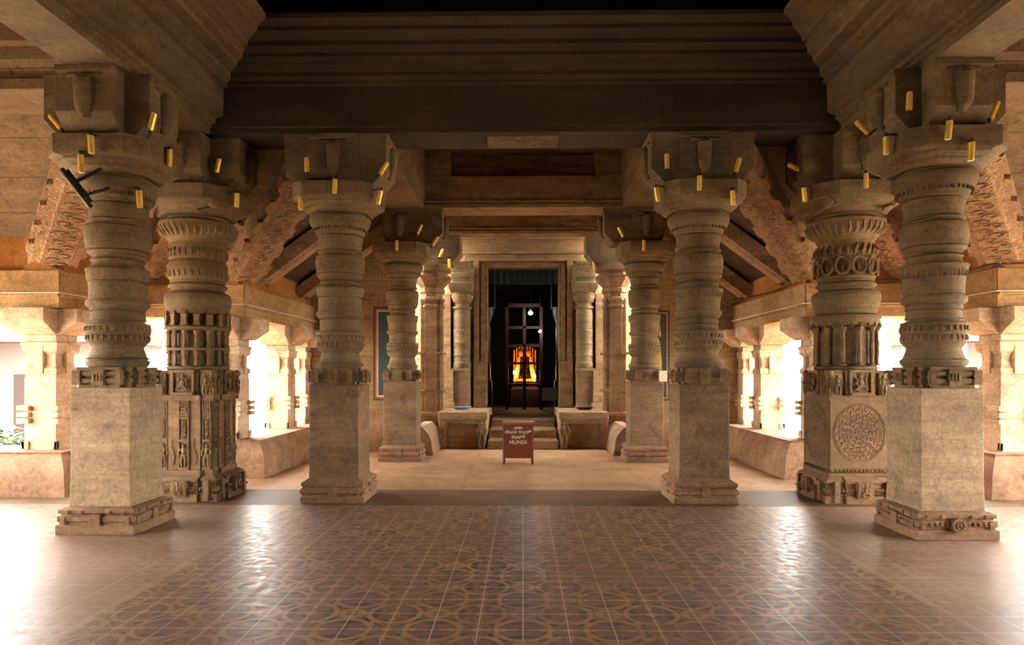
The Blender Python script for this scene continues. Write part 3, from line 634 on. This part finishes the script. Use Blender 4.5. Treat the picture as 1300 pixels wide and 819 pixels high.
# ---------------------------------------------------------------- parapet pillars
def parapet_pillar(X, Y, rz, label, hw=.2):
    root = empty('parapet_pillar', (X, Y, .53), label, 'pillar', 'short pillars standing on the parapet', rz)
    m = MB().sq([(hw, 0), (hw, .90), (hw*.97, .91), (hw*.97, .94), (hw*1.06, .95), (hw*1.06, 1.02), (hw*.9, 1.05), (hw*.86, 1.12), (hw*.9, 1.20), (hw*1.1, 1.24), (hw*1.1, 1.30), (hw*1.15, 1.31), (hw*1.15, 1.345), (hw, 1.36), (hw, 1.44)])
    def det(mm, q):
        for s in (-1, 1): mm.box(s*hw*.66-.02*0, s*hw*1.12, -hw*1.12, -hw*.9, .02, .12)
        mm.box(-.05, .05, -hw*1.14, -hw*.85, .96, 1.33)
    m.join(four(det)); m.build('shaft', M['outer'], root, bevel=.006)
    nb = MB()
    for z in (.34, .42, .50): 
        for sx in (-1, 1):
            for sy in (-1, 1): nb.box(sx*hw*.55, sx*hw*1.3, sy*hw*.55, sy*hw*1.3, z, z+.06)
    nb.box(-hw*1.05, hw*1.05, -hw*1.05, hw*1.05, .40, .50)
    nb.build('notched_band', M['outer'], root, bevel=.004)
    b = .62; c = .27; z0, z1 = 1.44, 1.755; e = .24
    p = [(-c, z0), (c, z0), (b*.78, z0+.15), (b*.78, z1), (-b*.78, z1), (-b*.78, z0+.15)]
    br = MB().prism(p, 'x', -e, e); br.join(MB().prism(p, 'y', -e, e))
    br.build('bracket', M['outer'], root, bevel=.008)
    return root
for s, w in ((-1, 'left'), (1, 'right')):
    parapet_pillar(s*5.98, 8.56, 0, f'squat pillar on the outer parapet at the {w} edge of the picture')
    parapet_pillar(s*4.28, 9.92, 0, f'parapet pillar at the {w} corner, half hidden by the figure-carved pillar')
    parapet_pillar(s*4.20, 11.78, 0, f'middle parapet pillar of the {w} aisle opening', hw=.19)
    parapet_pillar(s*4.20, 12.78, 0, f'last parapet pillar of the {w} aisle, against the end wall', hw=.16)

# ---------------------------------------------------------------- parapets (flared seat-back benches)
def parapet(path, nrms, label, mat='parapet'):
    """path in plan; nrms: mitre offset direction at each point (not normalised)"""
    prof = [(0, 0), (0, .06), (.015, .10), (.02, .22), (.045, .34), (.10, .45), (.13, .50), (.11, .53), (.16, .54), (.75, .54), (.75, 0)]
    m = MB().loft([[(p[0]+n[0]*a, p[1]+n[1]*a, z) for a, z in prof] for p, n in zip(path, nrms)])
    o = m.build('stone_parapet', M[mat], smooth=35); return tag(o, label, 'parapet', 'flared stone parapet benches')
for s, w in ((-1, 'left'), (1, 'right')):
    parapet([(s*7.0, -6), (s*7.0, 8.09)], [(s, 0), (s, 0)], f'parapet bench along the {w} side beside the viewer')
    parapet([(s*7.0, 8.1), (s*5.5, 8.1)], [(0, 1), (s, 1)], f'parapet bench facing the hall at the {w} picture edge')
    parapet([(s*5.5, 8.1), (s*5.5, 9.62)], [(s, 1), (s, 1)], f'short return of the {w} parapet behind the nearest pillar')
    parapet([(s*5.5, 9.62), (s*3.66, 9.62)], [(s, 1), (s, 1)], f'parapet section behind the figure-carved pillar, {w} side')
    parapet([(s*3.66, 9.62), (s*3.66, 12.92)], [(s, 1), (s, 0)], f'long curved parapet bench of the {w} aisle, leaning outward')
    # low bench between the second row and the vestibule
    prof = [(0, 0), (0, .06), (.02, .12), (.03, .25), (.07, .37), (.14, .46), (.20, .52), (.26, .52), (.36, .52), (.36, 0)]
    o = MB().loft([[(s*(1.62+a), y, z) for a, z in prof] for y in (12.25, 13.7)]).build('stone_parapet', M['parapet'], smooth=35)
    tag(o, f'pale curved bench end standing {w} of the steps, behind the inner pillar', 'parapet', 'flared stone parapet benches')

# ---------------------------------------------------------------- end walls with painted panels
for s, w in ((-1, 'left'), (1, 'right')):
    m = MB().prism([(s*2.32, 0), (s*4.40, 0), (s*4.40, 2.9), (s*2.32, 4.25)], 'y', 12.92, 13.2)
    struct(m.build('wall_'+w, M['wall']))
    m = MB().box(s*2.32, s*3.64, 12.86, 12.92, .0, .70).box(s*2.32, s*3.64, 12.84, 12.92, .70, .80)
    o = m.build('dado', M['parapet'], bevel=.005); struct(o); o.name = 'trim_'+('1' if s < 0 else '2')
def painting(s):
    x0, x1 = (-2.84, -2.36) if s < 0 else (2.30, 2.76)
    lab = 'wall painting with green, red and dotted white borders, left end wall' if s < 0 else 'wall painting of a yellow-robed figure on dark ground, right end wall'
    root = empty('wall_painting', ((x0+x1)/2, 12.91, .97), lab, 'painting')
    w = (x1-x0)/2; H = 1.78 if s < 0 else 1.70
    cols = [('outer_border', (.02, .09, .06), 0), ('red_border', (.50, .04, .02) if s < 0 else (.55, .14, .02), .035), ('dotted_border', (.55, .50, .42) if s < 0 else (.02, .06, .05), .065), ('dark_ground', (.03, .07, .07), .10)]
    for i, (nm, c, ins) in enumerate(cols):
        MB().box(-w+ins, w-ins, -.012-.003*i, 0, ins, H-ins).build(nm, flat('paint_'+nm+w.__str__()[:4]+str(s), c, .7), root)
    if s < 0:
        for sx in (-1, 1):
            m = MB()
            for i in range(60): m.ball((sx*(w-.082), -.022, .08+i*.0275), (.006, .003, .008), 5, 3)
            m.build('border_dots', M['black'], root)
    else:
        m = MB(); m.prism([(-.10, .25), (.06, .25), (.08, .75), (.04, 1.1), (-.02, 1.25), (-.09, 1.0)], 'y', -.03, 0); m.build('yellow_robe', flat('yellow_robe_paint', (.62, .42, .04), .7), root)
        m = MB().prism([(-.03, 1.25), (.03, 1.25), (.045, 1.33), (0, 1.42), (-.045, 1.33)], 'y', -.03, 0); m.build('head', flat('ochre_skin_paint', (.35, .16, .08), .7), root)
        m = MB().tube([(.06*cos(t)-.01, -.028, 1.2+.32*sin(t)) for t in [i*pi/14 for i in range(15)]], .012, 6); m.build('yellow_arch', flat('yellow_arch_paint', (.62, .40, .04), .7), root)
painting(-1); painting(1)

# ---------------------------------------------------------------- vestibule: engaged pillars, platforms, door
for s, w in ((-1, 'left'), (1, 'right')):
    X = s*1.86; Y = 13.95
    root = empty('engaged_pillar', (X, Y, 0), f'flat-sided pillar flanking the vestibule on the {w}, behind the inner pillar', 'pillar', 'vestibule pillars')
    MB().sq([(.27, 0), (.27, .12), (.25, .14), (.22, .16), (.22, .62), (.27, .63), (.27, .70)]).build('base', M['pillar'], root, bevel=.006)
    m = MB().loft([[(x, y, z) for x, y in star(.225, .20, .12)] for z in (.70, 3.0)])
    for z in (1.1, 1.86): m.join(four(lambda mm, q: mm.box(.10, .26, -.26, -.10, z, z+.05)))
    m.build('shaft', M['pillar'], root, bevel=.005)
    MB().loft([[(x, y, z) for x, y in octo(a*1.05, a*.5)] for a, z in ((.21,2.8),(.235,2.82),(.235,2.86),(.2,2.88),(.2,2.94),(.235,2.96),(.235,3.0),(.2,3.03),(.2,3.1),(.235,3.12),(.235,3.2),(.21,3.22),(.25,3.27),(.34,3.38),(.36,3.42),(.36,3.45),(.28,3.47),(.28,3.52),(.36,3.56),(.36,3.68))]).build('capital', M['pillar'], root, smooth=30)
    p = [(-.30, AB), (.42, AB), (.60, AB+.22), (.60, 4.27), (-.30, 4.27)]
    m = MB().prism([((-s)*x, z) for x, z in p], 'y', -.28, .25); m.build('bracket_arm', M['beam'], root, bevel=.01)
    # platform slab with supports
    root = empty('stone_platform', (s*1.3, 13.9, 0), f'low stone platform {w} of the steps with a slab top and dark niche', 'platform', 'platforms beside the door')
    xi, xo = s*.70, s*1.66
    def B(m, x0, x1, *a): return m.box(x0-s*1.3, x1-s*1.3, *a)
    B(MB(), xi, xo, -.62, 1.4, .58, .73).build('slab_top', M['door'], root, bevel=.012)
    B(MB(), xi+s*.04, xo-s*.04, -.25, 1.4, 0, .58).build('back_panel', M['eave'], root)
    m = B(MB(), xi+s*.03, xi+s*.17, -.58, -.2, 0, .58)
    m.build('carved_support', M['pillar'], root, bevel=.005)
    m = MB(); standing(m, (xi+s*.10-s*1.3, -.60, .05), .5); m.build('support_figure', M['pillar'], root, smooth=60)
    B(MB(), xo-s*.16, xo, -.50, -.2, 0, .58).build('plain_support', M['parapet'], root, bevel=.01)
    B(MB(), xi+s*.17, xo-s*.16, -.56, -.25, .50, .58).build('edge_lip', M['pillar'], root)
    # niche column on the platform
    root = empty('door_column', (s*1.34, 14.85, .73), f'short ringed column standing on the platform {w} of the dark door', 'pillar', 'columns beside the door')
    MB().sq([(.21, 0), (.21, .03), (.19, .05), (.19, .78), (.20, .80), (.20, .86)]).build('base_block', M['pillar'], root, bevel=.006)
    MB().lathe([(.19,.86),(.20,.88),(.20,.98),(.185,1.0),(.185,1.12),(.2,1.13),(.2,1.16),(.19,1.18),(.195,1.38),(.205,1.40),(.195,1.42),(.19,1.5),(.2,1.66),(.205,1.68),(.19,1.70),(.195,1.9),(.2,2.05),(.18,2.1),(.18,2.13),(.215,2.16),(.215,2.19),(.17,2.21),(.17,2.26),(.2,2.28),(.24,2.36),(.255,2.40),(.255,2.43),(.2,2.45),(.2,2.52)], 36).build('shaft', M['lathe'], root, smooth=32)
    MB().sq([(.22, 2.50), (.25, 2.58), (.26, 2.60), (.26, 2.70), (.19, 2.72), (.19, 2.80), (.21, 2.81), (.21, 2.90), (.19, 2.92), (.19, 3.08), (.22, 3.1), (.22, 3.16)]).build('capital', M['lathe'], root, bevel=.006)
    # outer stepped pilaster
    root = MB().box(s*1.56, s*1.72, 14.7, 15.3, 0, 3.2).box(s*1.50, s*1.78, 14.6, 15.3, .0, 1.55).box(s*1.46, s*1.82, 14.5, 15.3, 0, .85).build('stepped_pilaster', M['door'], bevel=.006); tag(root, f'stepped pilaster at the outer side of the {w} door column', 'pilaster', 'stepped pilasters')
    # nested jambs
    root = empty('door_jamb', (s*.9, 15.0, 0), f'{w} jamb of the dark doorway with vertical mouldings', 'door jamb', 'moulded door jambs')
    for nm, a, b_, y0, z1 in (('inner_moulding', .79, .86, .10, 3.86), ('middle_moulding', .86, .93, .02, 3.86), ('groove', .93, .97, .10, 3.86), ('outer_moulding', .97, 1.08, -.02, 3.95), ('wall_piece', 1.08, 1.7, .18, 4.3)):
        MB().box(s*a-s*.9, s*b_-s*.9, y0, .55, .47, z1).build('moulding' if 'moulding' in nm else nm, M['door'], root, bevel=.004)
    MB().box(s*.79-s*.9, s*1.09-s*.9, -.05, .5, .47, 1.75).build('jamb_plinth', M['door'], root, bevel=.01)
for s in (-1, 1): struct(MB().box(s*.70, s*1.7, 15.28, 15.58, 0, .60).build('wall_far', M['door']))
struct(MB().box(-5, -1.68, 15.3, 15.6, 0, 4.9).build('wall_far', M['wall']))
struct(MB().box(1.68, 5, 15.3, 15.6, 0, 4.9).build('wall_far', M['wall']))
root = empty('door_lintel', (0, 15.0, 3.8), 'stepped stone lintel courses directly above the dark doorway', 'lintel')
for z0, z1, y, w_ in ((.02, .15, .10, 1.1), (.15, .30, .0, 1.3), (.30, .36, -.08, 1.35), (.36, .62, -.04, 1.35), (.62, .70, -.14, 1.42), (.70, 1.02, -.1, 1.66)):
    MB().box(-w_, w_, y, .5, z0, z1).build('course', M['door'], root, bevel=.006)
# steps and threshold
root = empty('door_steps', (0, 13.3, 0), 'worn stone steps rising to the dark doorway behind the donation box', 'steps')
for y0, z1 in ((0, .17), (.6, .33), (1.5, .48)):
    MB().box(-.69, .69, y0, 2.3, z1-.17, z1).build('step', M['base'], root, bevel=.015)

# dark chamber
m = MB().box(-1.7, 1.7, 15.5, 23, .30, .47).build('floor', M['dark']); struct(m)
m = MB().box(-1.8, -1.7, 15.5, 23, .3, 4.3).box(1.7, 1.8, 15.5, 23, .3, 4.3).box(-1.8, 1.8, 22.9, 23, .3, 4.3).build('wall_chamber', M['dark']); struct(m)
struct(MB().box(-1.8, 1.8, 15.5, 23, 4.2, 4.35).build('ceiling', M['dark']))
for s, w in ((-1, 'left'), (1, 'right')):
    o = MB().sq([(.22,0),(.22,.8),(.18,.85),(.18,1.2)]).lathe([(.17,1.2),(.2,1.5),(.17,1.6),(.19,2.2),(.16,2.3),(.26,2.6),(.26,2.75)],24).sq([(.3,2.75),(.3,3.73)]).build('chamber_column', flat('black_polished_stone'+w, (.012, .013, .013), .6), loc=(s*1.05, 18.2, .47), smooth=30); tag(o, f'black column barely visible inside the dark chamber, {w}', 'pillar', 'chamber columns')
# red grille door
root = empty('grille_door', (.05, 19.0, .47), 'dark red timber grille door inside the chamber', 'door')
x0, x1, H = -.55, .50, 2.95
m = MB().box(x0, x0+.09, -.05, .05, 0, H).box(x1-.09, x1, -.05, .05, 0, H).box(x0, x1, -.05, .05, H-.1, H); m.build('door_frame', M['redgrille'], root, bevel=.005)
m = MB().box(-.06, .03, -.03, .03, 0, H-.1)
for z in (.65, 1.25, 1.75, 2.25): m.box(x0+.09, x1-.09, -.03, .03, z, z+.07)
m.build('grille_bars', M['redgrille'], root, bevel=.004)
# shrine image in glowing gold
gl = flat('lamp_lit_gold', (1.0, .34, .05), .4, 0, 0)
root = empty('shrine_image', (.05, 20.6, .47), 'golden draped shrine image glowing behind the red grille', 'statue')
m = MB().sq([(.42, 0), (.42, .55), (.36, .58), (.36, .72)]); m.build('pedestal', M['dark'], root)
m = MB(); figure(m, (0, -.02, .74), .62, .9); m.build('seated_body', flat('black_idol_stone', (.02, .015, .01), .3), root, smooth=60)
m = MB()
for sx in (-1, 1):
    m.tube([(sx*.18, -.18, 1.5), (sx*.21, -.20, 1.2), (sx*.26, -.2, .9), (sx*.30, -.2, .76)], [.05, .07, .08, .05], 8)
    m.ball((sx*.12, -.2, 1.62), (.08, .05, .12))
for i in range(7): m.ball((-.21+.07*i, -.22, .80), (.035, .03, .05), 6, 4)
m.build('gold_garments', gl, root, smooth=60)
m = MB()
for i in range(9): m.box(-.34+i*.08, -.30+i*.08, .12, .16, .75, 1.95-abs(i-4)*.06)
m.build('back_screen', gl, root)
for (x, y, z, e) in ((-.25, 20.1, 1.5, 14), (.32, 20.1, 1.4, 14)):
    l = bpy.data.lights.new('shrine_lamp', 'POINT'); l.energy = e; l.color = (1, .45, .14); l.shadow_soft_size = .04
    lo = bpy.data.objects.new('shrine_lamp', l); COL.objects.link(lo); lo.location = (x, y, z); lo.visible_camera = True; tag(lo, 'small warm lamp beside the golden shrine image', 'lamp', 'shrine lamps')
bulbm = flat('lit_bulb', (1, .95, .85), .3, 0, 60)
for (x, z, r, lab, y) in ((.20, 3.10, .05, 'bright white bulb at the top of the red grille door', 18.3), (.46, 2.62, .032, 'smaller lit bulb lower right of the bright one, by the grille', 18.6)):
    root = empty('hanging_bulb', (x, y, z), lab, 'lamp')
    MB().ball((0, 0, 0), r, 12, 8).build('bulb', bulbm, root, smooth=60)
    MB().tube([(0, 0, r*.8), (0, 0, r+.06)], .02, 8).build('socket', M['black'], root)
    MB().tube([(0, 0, r+.05), (0, 0, 4.2-z)], .004, 5).build('flex', M['black'], root)
    l = bpy.data.lights.new('bulb_light', 'POINT'); l.energy = 7 if r > .04 else 3; l.color = (1, .93, .82); l.shadow_soft_size = .06
    lo = bpy.data.objects.new('bulb_light', l); COL.objects.link(lo); lo.parent = root; lo.location = (0, -.12, 0)
m = MB()
m.loft([[(-.78+1.56*i/40, 15.40+.02*sin(i*1.7), z) for i in range(41)] + [(-.78+1.56*i/40, 15.43+.02*sin(i*1.7), z) for i in range(40, -1, -1)] for z in (3.50, 3.82)])
o = m.build('door_valance', M['teal']); tag(o, 'teal cloth valance hanging across the top of the dark doorway', 'curtain')
# low objects seen in the dark doorway at right
m = MB().box(-.18, .18, -.01, .01, 0, .30); o = m.build('notice_board', flat('grey_notice', (.10, .10, .10), .6), loc=(.62, 15.75, .85), bevel=.004); tag(o, 'small grey notice at the right side of the dark doorway', 'sign')

# trays on the platforms
for s, mt, lab in ((-1, 'bluep', 'blue tray lying on the left platform in front of the door column'), (1, 'black', 'black round dish on the right platform in front of the door column')):
    root = MB().lathe([(.02, 0), (.13, .0), (.17, .035), (.18, .055), (.165, .055), (.12, .02), (.02, .018)], 28).build('offering_tray', M[mt], loc=(s*1.28, 14.0+.2, .732), smooth=40); tag(root, lab, 'tray')

# ---------------------------------------------------------------- donation box
root = empty('donation_box', (-.08, 11.3, 0), 'dark red metal donation box with painted HUNDI lettering', 'box')
box_body = MB().box(-.245, .245, -.16, .16, .10, .655).build('body', M['redbox'], root, bevel=.008)
MB().box(-.262, .262, -.18, .18, .655, .69).build('lid', M['boxedge'], root, bevel=.006)
for sx in (-1, 1):
    for sy in (-1, 1): MB().box(sx*.245, sx*.215, sy*.16, sy*.13, 0, .10).build('leg', M['redbox'], root)
for sx in (-1, 1): MB().box(sx*.253, sx*.235, -.172, -.158, .0, .655).build('edge_strip', M['boxedge'], root)
for i, (t, sz, z, rot) in enumerate((('\u0cb6\u0ccd\u0cb0\u0cc0', .055, .575, 0), ('\u0ca6\u0cc7\u0cb5\u0cb0 \u0cb9\u0cc1\u0c82\u0ca1\u0cbf', .07, .505, 0), ('\u0c95\u0cbe\u0ca3\u0cbf\u0c95\u0cc6', .075, .42, 0), ('HUNDI', .085, .335, 0))):
    c = bpy.data.curves.new('lettering', 'FONT'); c.body = t; c.size = sz; c.extrude = .001; c.align_x = 'CENTER'; c.space_character = 1.1; c.offset = .0012
    c.materials.append(M['cream'])
    to = bpy.data.objects.new('lettering', c); COL.objects.link(to); to.parent = root; to.location = (0, -.1625, z); to.rotation_euler = (pi/2, 0, 0)
    me = bpy.data.meshes.new_from_object(to); mo = bpy.data.objects.new('lettering', me); COL.objects.link(mo); mo.parent = box_body; mo.location = to.location; mo.rotation_euler = to.rotation_euler
    bpy.data.objects.remove(to)

# ---------------------------------------------------------------- gold spotlights
from mathutils.bvhtree import BVHTree
bpy.context.view_layer.update()
_v, _f = [], []
for ob in COL.objects:
    if ob.type == 'MESH' and ob.parent and ob.parent.name.split('.')[0] in ('stone_pillar', 'carved_stone_pillar', 'bracket_block', 'engaged_pillar'):
        o0 = len(_v); mw = ob.matrix_world
        _v += [mw @ v.co for v in ob.data.vertices]; _f += [tuple(i+o0 for i in p.vertices) for p in ob.data.polygons]
STONES = BVHTree.FromPolygons(_v, _f)
def lamp(px, py, Y, lean, label, up=True, ln=.15, side=None):
    X = (px-664)*Y/867; Z = 1.5+(473-py)*Y/867
    P = Vector((X, Y, Z)); d = (P-Vector((0, 0, 1.5))).normalized()
    hit = STONES.ray_cast(P-d*.5, d, 1.1)[0]               # stone face behind the lamp
    if hit is not None: P = hit-d*.085
    near, nrm, _, dist = STONES.find_nearest(P)
    if dist > .10: P = near+(P-near).normalized()*.09; near = STONES.find_nearest(P)[0]
    X, Y, Z = P; near = near-P
    root = empty('spotlight', (X, Y, Z), label, 'spotlight', 'gold cylinder spotlights on the capitals')
    t = radians(lean); ax = Vector((sin(t), -.10, cos(t))).normalized()
    h = ln/2; a, b = -ax*h, ax*h
    lb = MB().tube([a, a+ax*.002, b-ax*.002, b], [.024, .027, .027, .024], 16).build('lamp_body', M['gold'], root, smooth=40)
    e = b if up else a
    MB().tube([e, e+(ax if up else -ax)*.006], [.021, .021], 14).build('lens', M['white'], lb, smooth=40)
    k = -1 if up else 1
    q = STONES.find_nearest(P+ax*h*k*1.25)[0]-P; q = q+(q-ax*h*k*1.25).normalized()*.03
    MB().tube([ax*h*k*.9, ax*h*k*1.25, q], .011, 8).build('mount_arm', M['black'], root, smooth=40)
    MB().ball(tuple(ax*h*k*1.25), .018, 8, 6).build('swivel', M['black'], root, smooth=40)
    return root
LW = [ # px, py, depth, lean, up, label
 (65,152,6.02,-38,True,'gold spotlight leaning left on the outer corner of the nearest left capital'),
 (110,180,5.96,0,False,'gold spotlight hanging on the front of the nearest left capital'),
 (97,205,6.15,0,False,'short gold spotlight above the black floodlight'),
 (189,152,6.1,18,True,'gold spotlight leaning right on top of the nearest left capital'),
 (211,198,6.35,4,False,'gold spotlight hanging on the inner side of the nearest left capital'),
 (195,260,6.25,0,False,'tiny gold spotlight low on the neck of the nearest left pillar'),
 (274,208,7.70,15,False,'gold spotlight above the figure-carved left pillar'),
 (316,250,7.85,4,False,'gold spotlight at the inner side of the figure-carved left capital'),
 (388,208,7.66,0,True,'upright gold spotlight at the left corner of the left front-row capital'),
 (424,235,7.62,4,False,'gold spotlight on the front face of the left front-row capital'),
 (380,256,7.75,0,False,'small gold spotlight low under the left front-row capital corner'),
 (486,213,7.66,35,True,'gold spotlight tilted toward the passage on the left front-row capital'),
 (487,250,7.75,14,False,'gold spotlight hanging below the tilted one on the left front-row capital'),
 (503,311,11.2,0,False,'gold spotlight on the front of the left second-row capital'),
 (532,291,11.3,28,True,'gold spotlight tilted up on the left second-row bracket'),
 (552,306,11.5,35,True,'small gold spotlight at the inner corner of the left second-row capital'),
 (560,321,13.4,25,True,'gold spotlight by the left vestibule bracket'),
 (536,337,13.5,0,False,'faint gold spotlight on the left vestibule capital'),
 (570,334,13.6,0,False,'gold spotlight against the left vestibule capital side'),
 (1150,132,5.95,0,True,'upright gold spotlight on the front edge of the nearest right capital'),
 (1199,168,5.90,2,False,'gold spotlight hanging on the front of the nearest right capital'),
 (1255,144,5.95,20,True,'gold spotlight leaning right on the outer corner of the nearest right capital'),
 (1227,195,6.1,0,False,'short gold spotlight over the right carved strut'),
 (1073,173,6.6,-50,True,'gold spotlight leaning left above the right carved pillar'),
 (1099,187,6.3,-4,False,'gold spotlight hanging on the inner side of the nearest right capital'),
 (1006,214,7.75,-65,True,'nearly level gold spotlight on the bracket of the right carved pillar'),
 (996,247,7.9,-8,False,'gold spotlight at the inner side of the right carved capital'),
 (1096,231,7.75,-3,False,'gold spotlight between the two right outer capitals'),
 (846,206,7.66,-3,True,'upright gold spotlight at the left corner of the right front-row capital'),
 (887,233,7.62,0,False,'gold spotlight on the front face of the right front-row capital'),
 (935,211,7.66,14,True,'gold spotlight leaning outward on the right front-row capital'),
 (929,252,7.75,-4,False,'small gold spotlight low under the right front-row capital corner'),
 (819,246,7.75,-10,False,'gold spotlight hanging toward the passage on the right front-row capital'),
 (788,295,11.3,-28,True,'gold spotlight tilted up on the right second-row bracket'),
 (817,312,11.2,0,False,'gold spotlight on the front of the right second-row capital'),
 (754,336,13.6,-5,False,'gold spotlight by the right vestibule bracket'),
]
for px, py, Y, lean, up, lab in LW:
    lamp(px, py, Y, lean, lab, up, ln=.155 if Y < 9 else .17)

# black floodlight on the nearest left pillar
root = empty('floodlight', (-3.98, 6.0, 3.13), 'black floodlight with white glass tilted down on the nearest left capital', 'floodlight')
R_ = Matrix.Rotation(radians(52), 4, 'Y') @ Matrix.Rotation(radians(-20), 4, 'X')
MB().box(-.155, .155, -.12, .12, -.0, .035).xf(lambda v: R_ @ v).build('housing', M['black'], root, bevel=.008)
m = MB()
for i in range(9): m.box(-.13+.03*i, -.12+.03*i, -.10, .10, .035, .06)
m.xf(lambda v: R_ @ v).build('cooling_fins', M['black'], root)
MB().box(-.15, .15, -.115, .115, -.012, 0).xf(lambda v: R_ @ v).build('glass', M['white'], root)
MB().tube([(-.02, 0, .05), (.20, .06, .20)], .016, 8).build('arm', M['black'], root)
MB().tube([(.07, 0, -.06), (.24, .12, .04)], .014, 8).build('arm', M['black'], root)

# cables
def cable(pts, r, mat, label):
    o = MB().tube(pts, r, 6).build('cable', M[mat]); tag(o, label, 'cable')
for s, w in ((-1, 'left'), (1, 'right')):
    cable([(s*7.2, 8.15, 2.465), (s*5.59, 8.15, 2.465), (s*5.58, 9.58, 2.465), (s*3.91, 9.58, 2.465), (s*3.91, 12.9, 2.465)], .007, 'cable', f'thin white cable along the eaves ledge, {w} side')
cable([(7.2, 8.18, 2.78), (6.8, 8.15, 2.80), (5.9, 8.12, 2.79), (5.57, 8.2, 2.78), (5.57, 9.55, 2.77), (3.9, 9.57, 2.80), (3.9, 10.6, 2.76), (3.9, 11.8, 2.80), (3.9, 12.85, 2.76)], .012, 'black', 'sagging black cable on top of the right eaves beam')
# paper notices
o = MB().box(-.10, .10, -.004, 0, -.09, .09).build('paper_notice', M['cream'], loc=(2.36, 11.38, 1.44)); tag(o, 'small cream paper notice tied to the right inner pillar', 'notice')
for (x, y, q) in ((.42, 7.0, .012), (-1.6, 6.6, .010), (1.05, 6.1, .010)):
    o = MB().box(-q, q, -q*.6, q*.6, 0, .003).build('paper_scrap', M['cream'], loc=(x, y, .001)); tag(o, 'tiny white scrap of paper lying on the tiled floor', 'litter', 'paper scraps on the tiles')

# ---------------------------------------------------------------- outside
def building(x0, x1, y, label, s):
    root = empty('cloister_building', ((x0+x1)/2, y, -.75), label, 'building')
    cx = (x0+x1)/2; w = (x1-x0)/2
    MB().box(-w, w, 0, 3, 0, 3.2).build('wall', M['bwall'], root)
    MB().prism([(-.9, 3.1), (3.4, 3.1), (1.3, 4.6)], 'x', -w-.3, w+.3).build('roof', M['rooftile'], root)
    for i in range(int(w)):
        x = -w+1+i*2
        if i % 3 == 1:
            d = MB().box(x-.5, x+.5, -.04, .02, 0, 2.2).build('door', M['redwood'], root)
        MB().box(x-1.1, x-.9, -.7, -.5, 0, 3.1).build('post', M['bwall'], root)
    return root
building(-29.2, -12, 19.5, 'pale cloister building with red-brown door seen beyond the left parapet', -1)
building(12, 30, 19.5, 'pale cloister building seen beyond the right parapet', 1)
rnd = random.Random(5)
for i, (x, y, lab) in enumerate(((-11.9, 15.0, 'light green shrub outside the left parapet at the picture edge'), (-11.5, 14.2, 'low green bush nearer the left parapet'), )):
    root = empty('shrub', (x, y, -.75), lab, 'shrub', 'shrubs outside')
    m = MB()
    for j in range(260):
        a, b, r = rnd.uniform(0, 2*pi), rnd.uniform(0, 1.2), rnd.uniform(.5, 1)
        c = Vector((cos(a)*cos(b)*r*.9, sin(a)*cos(b)*r*.9, .3+sin(b)*r*.9)); t = rnd.uniform(0, 6)
        d = Vector((cos(t), sin(t), rnd.uniform(-.3, .6)))*.16; e = d.cross(Vector((0, 0, 1))).normalized()*.05
        m.add([c-d, c+e, c+d, c-e, c+Vector((0, 0, .012))], [(0,1,4),(1,2,4),(2,3,4),(3,0,4),(0,3,2,1)])
    m.build('foliage', M['green'], root)
    MB().tube([(0, 0, 0), (.05, 0, .3), (0, .05, .8)], [.05, .04, .02], 6).build('stem', M['redwood'], root)
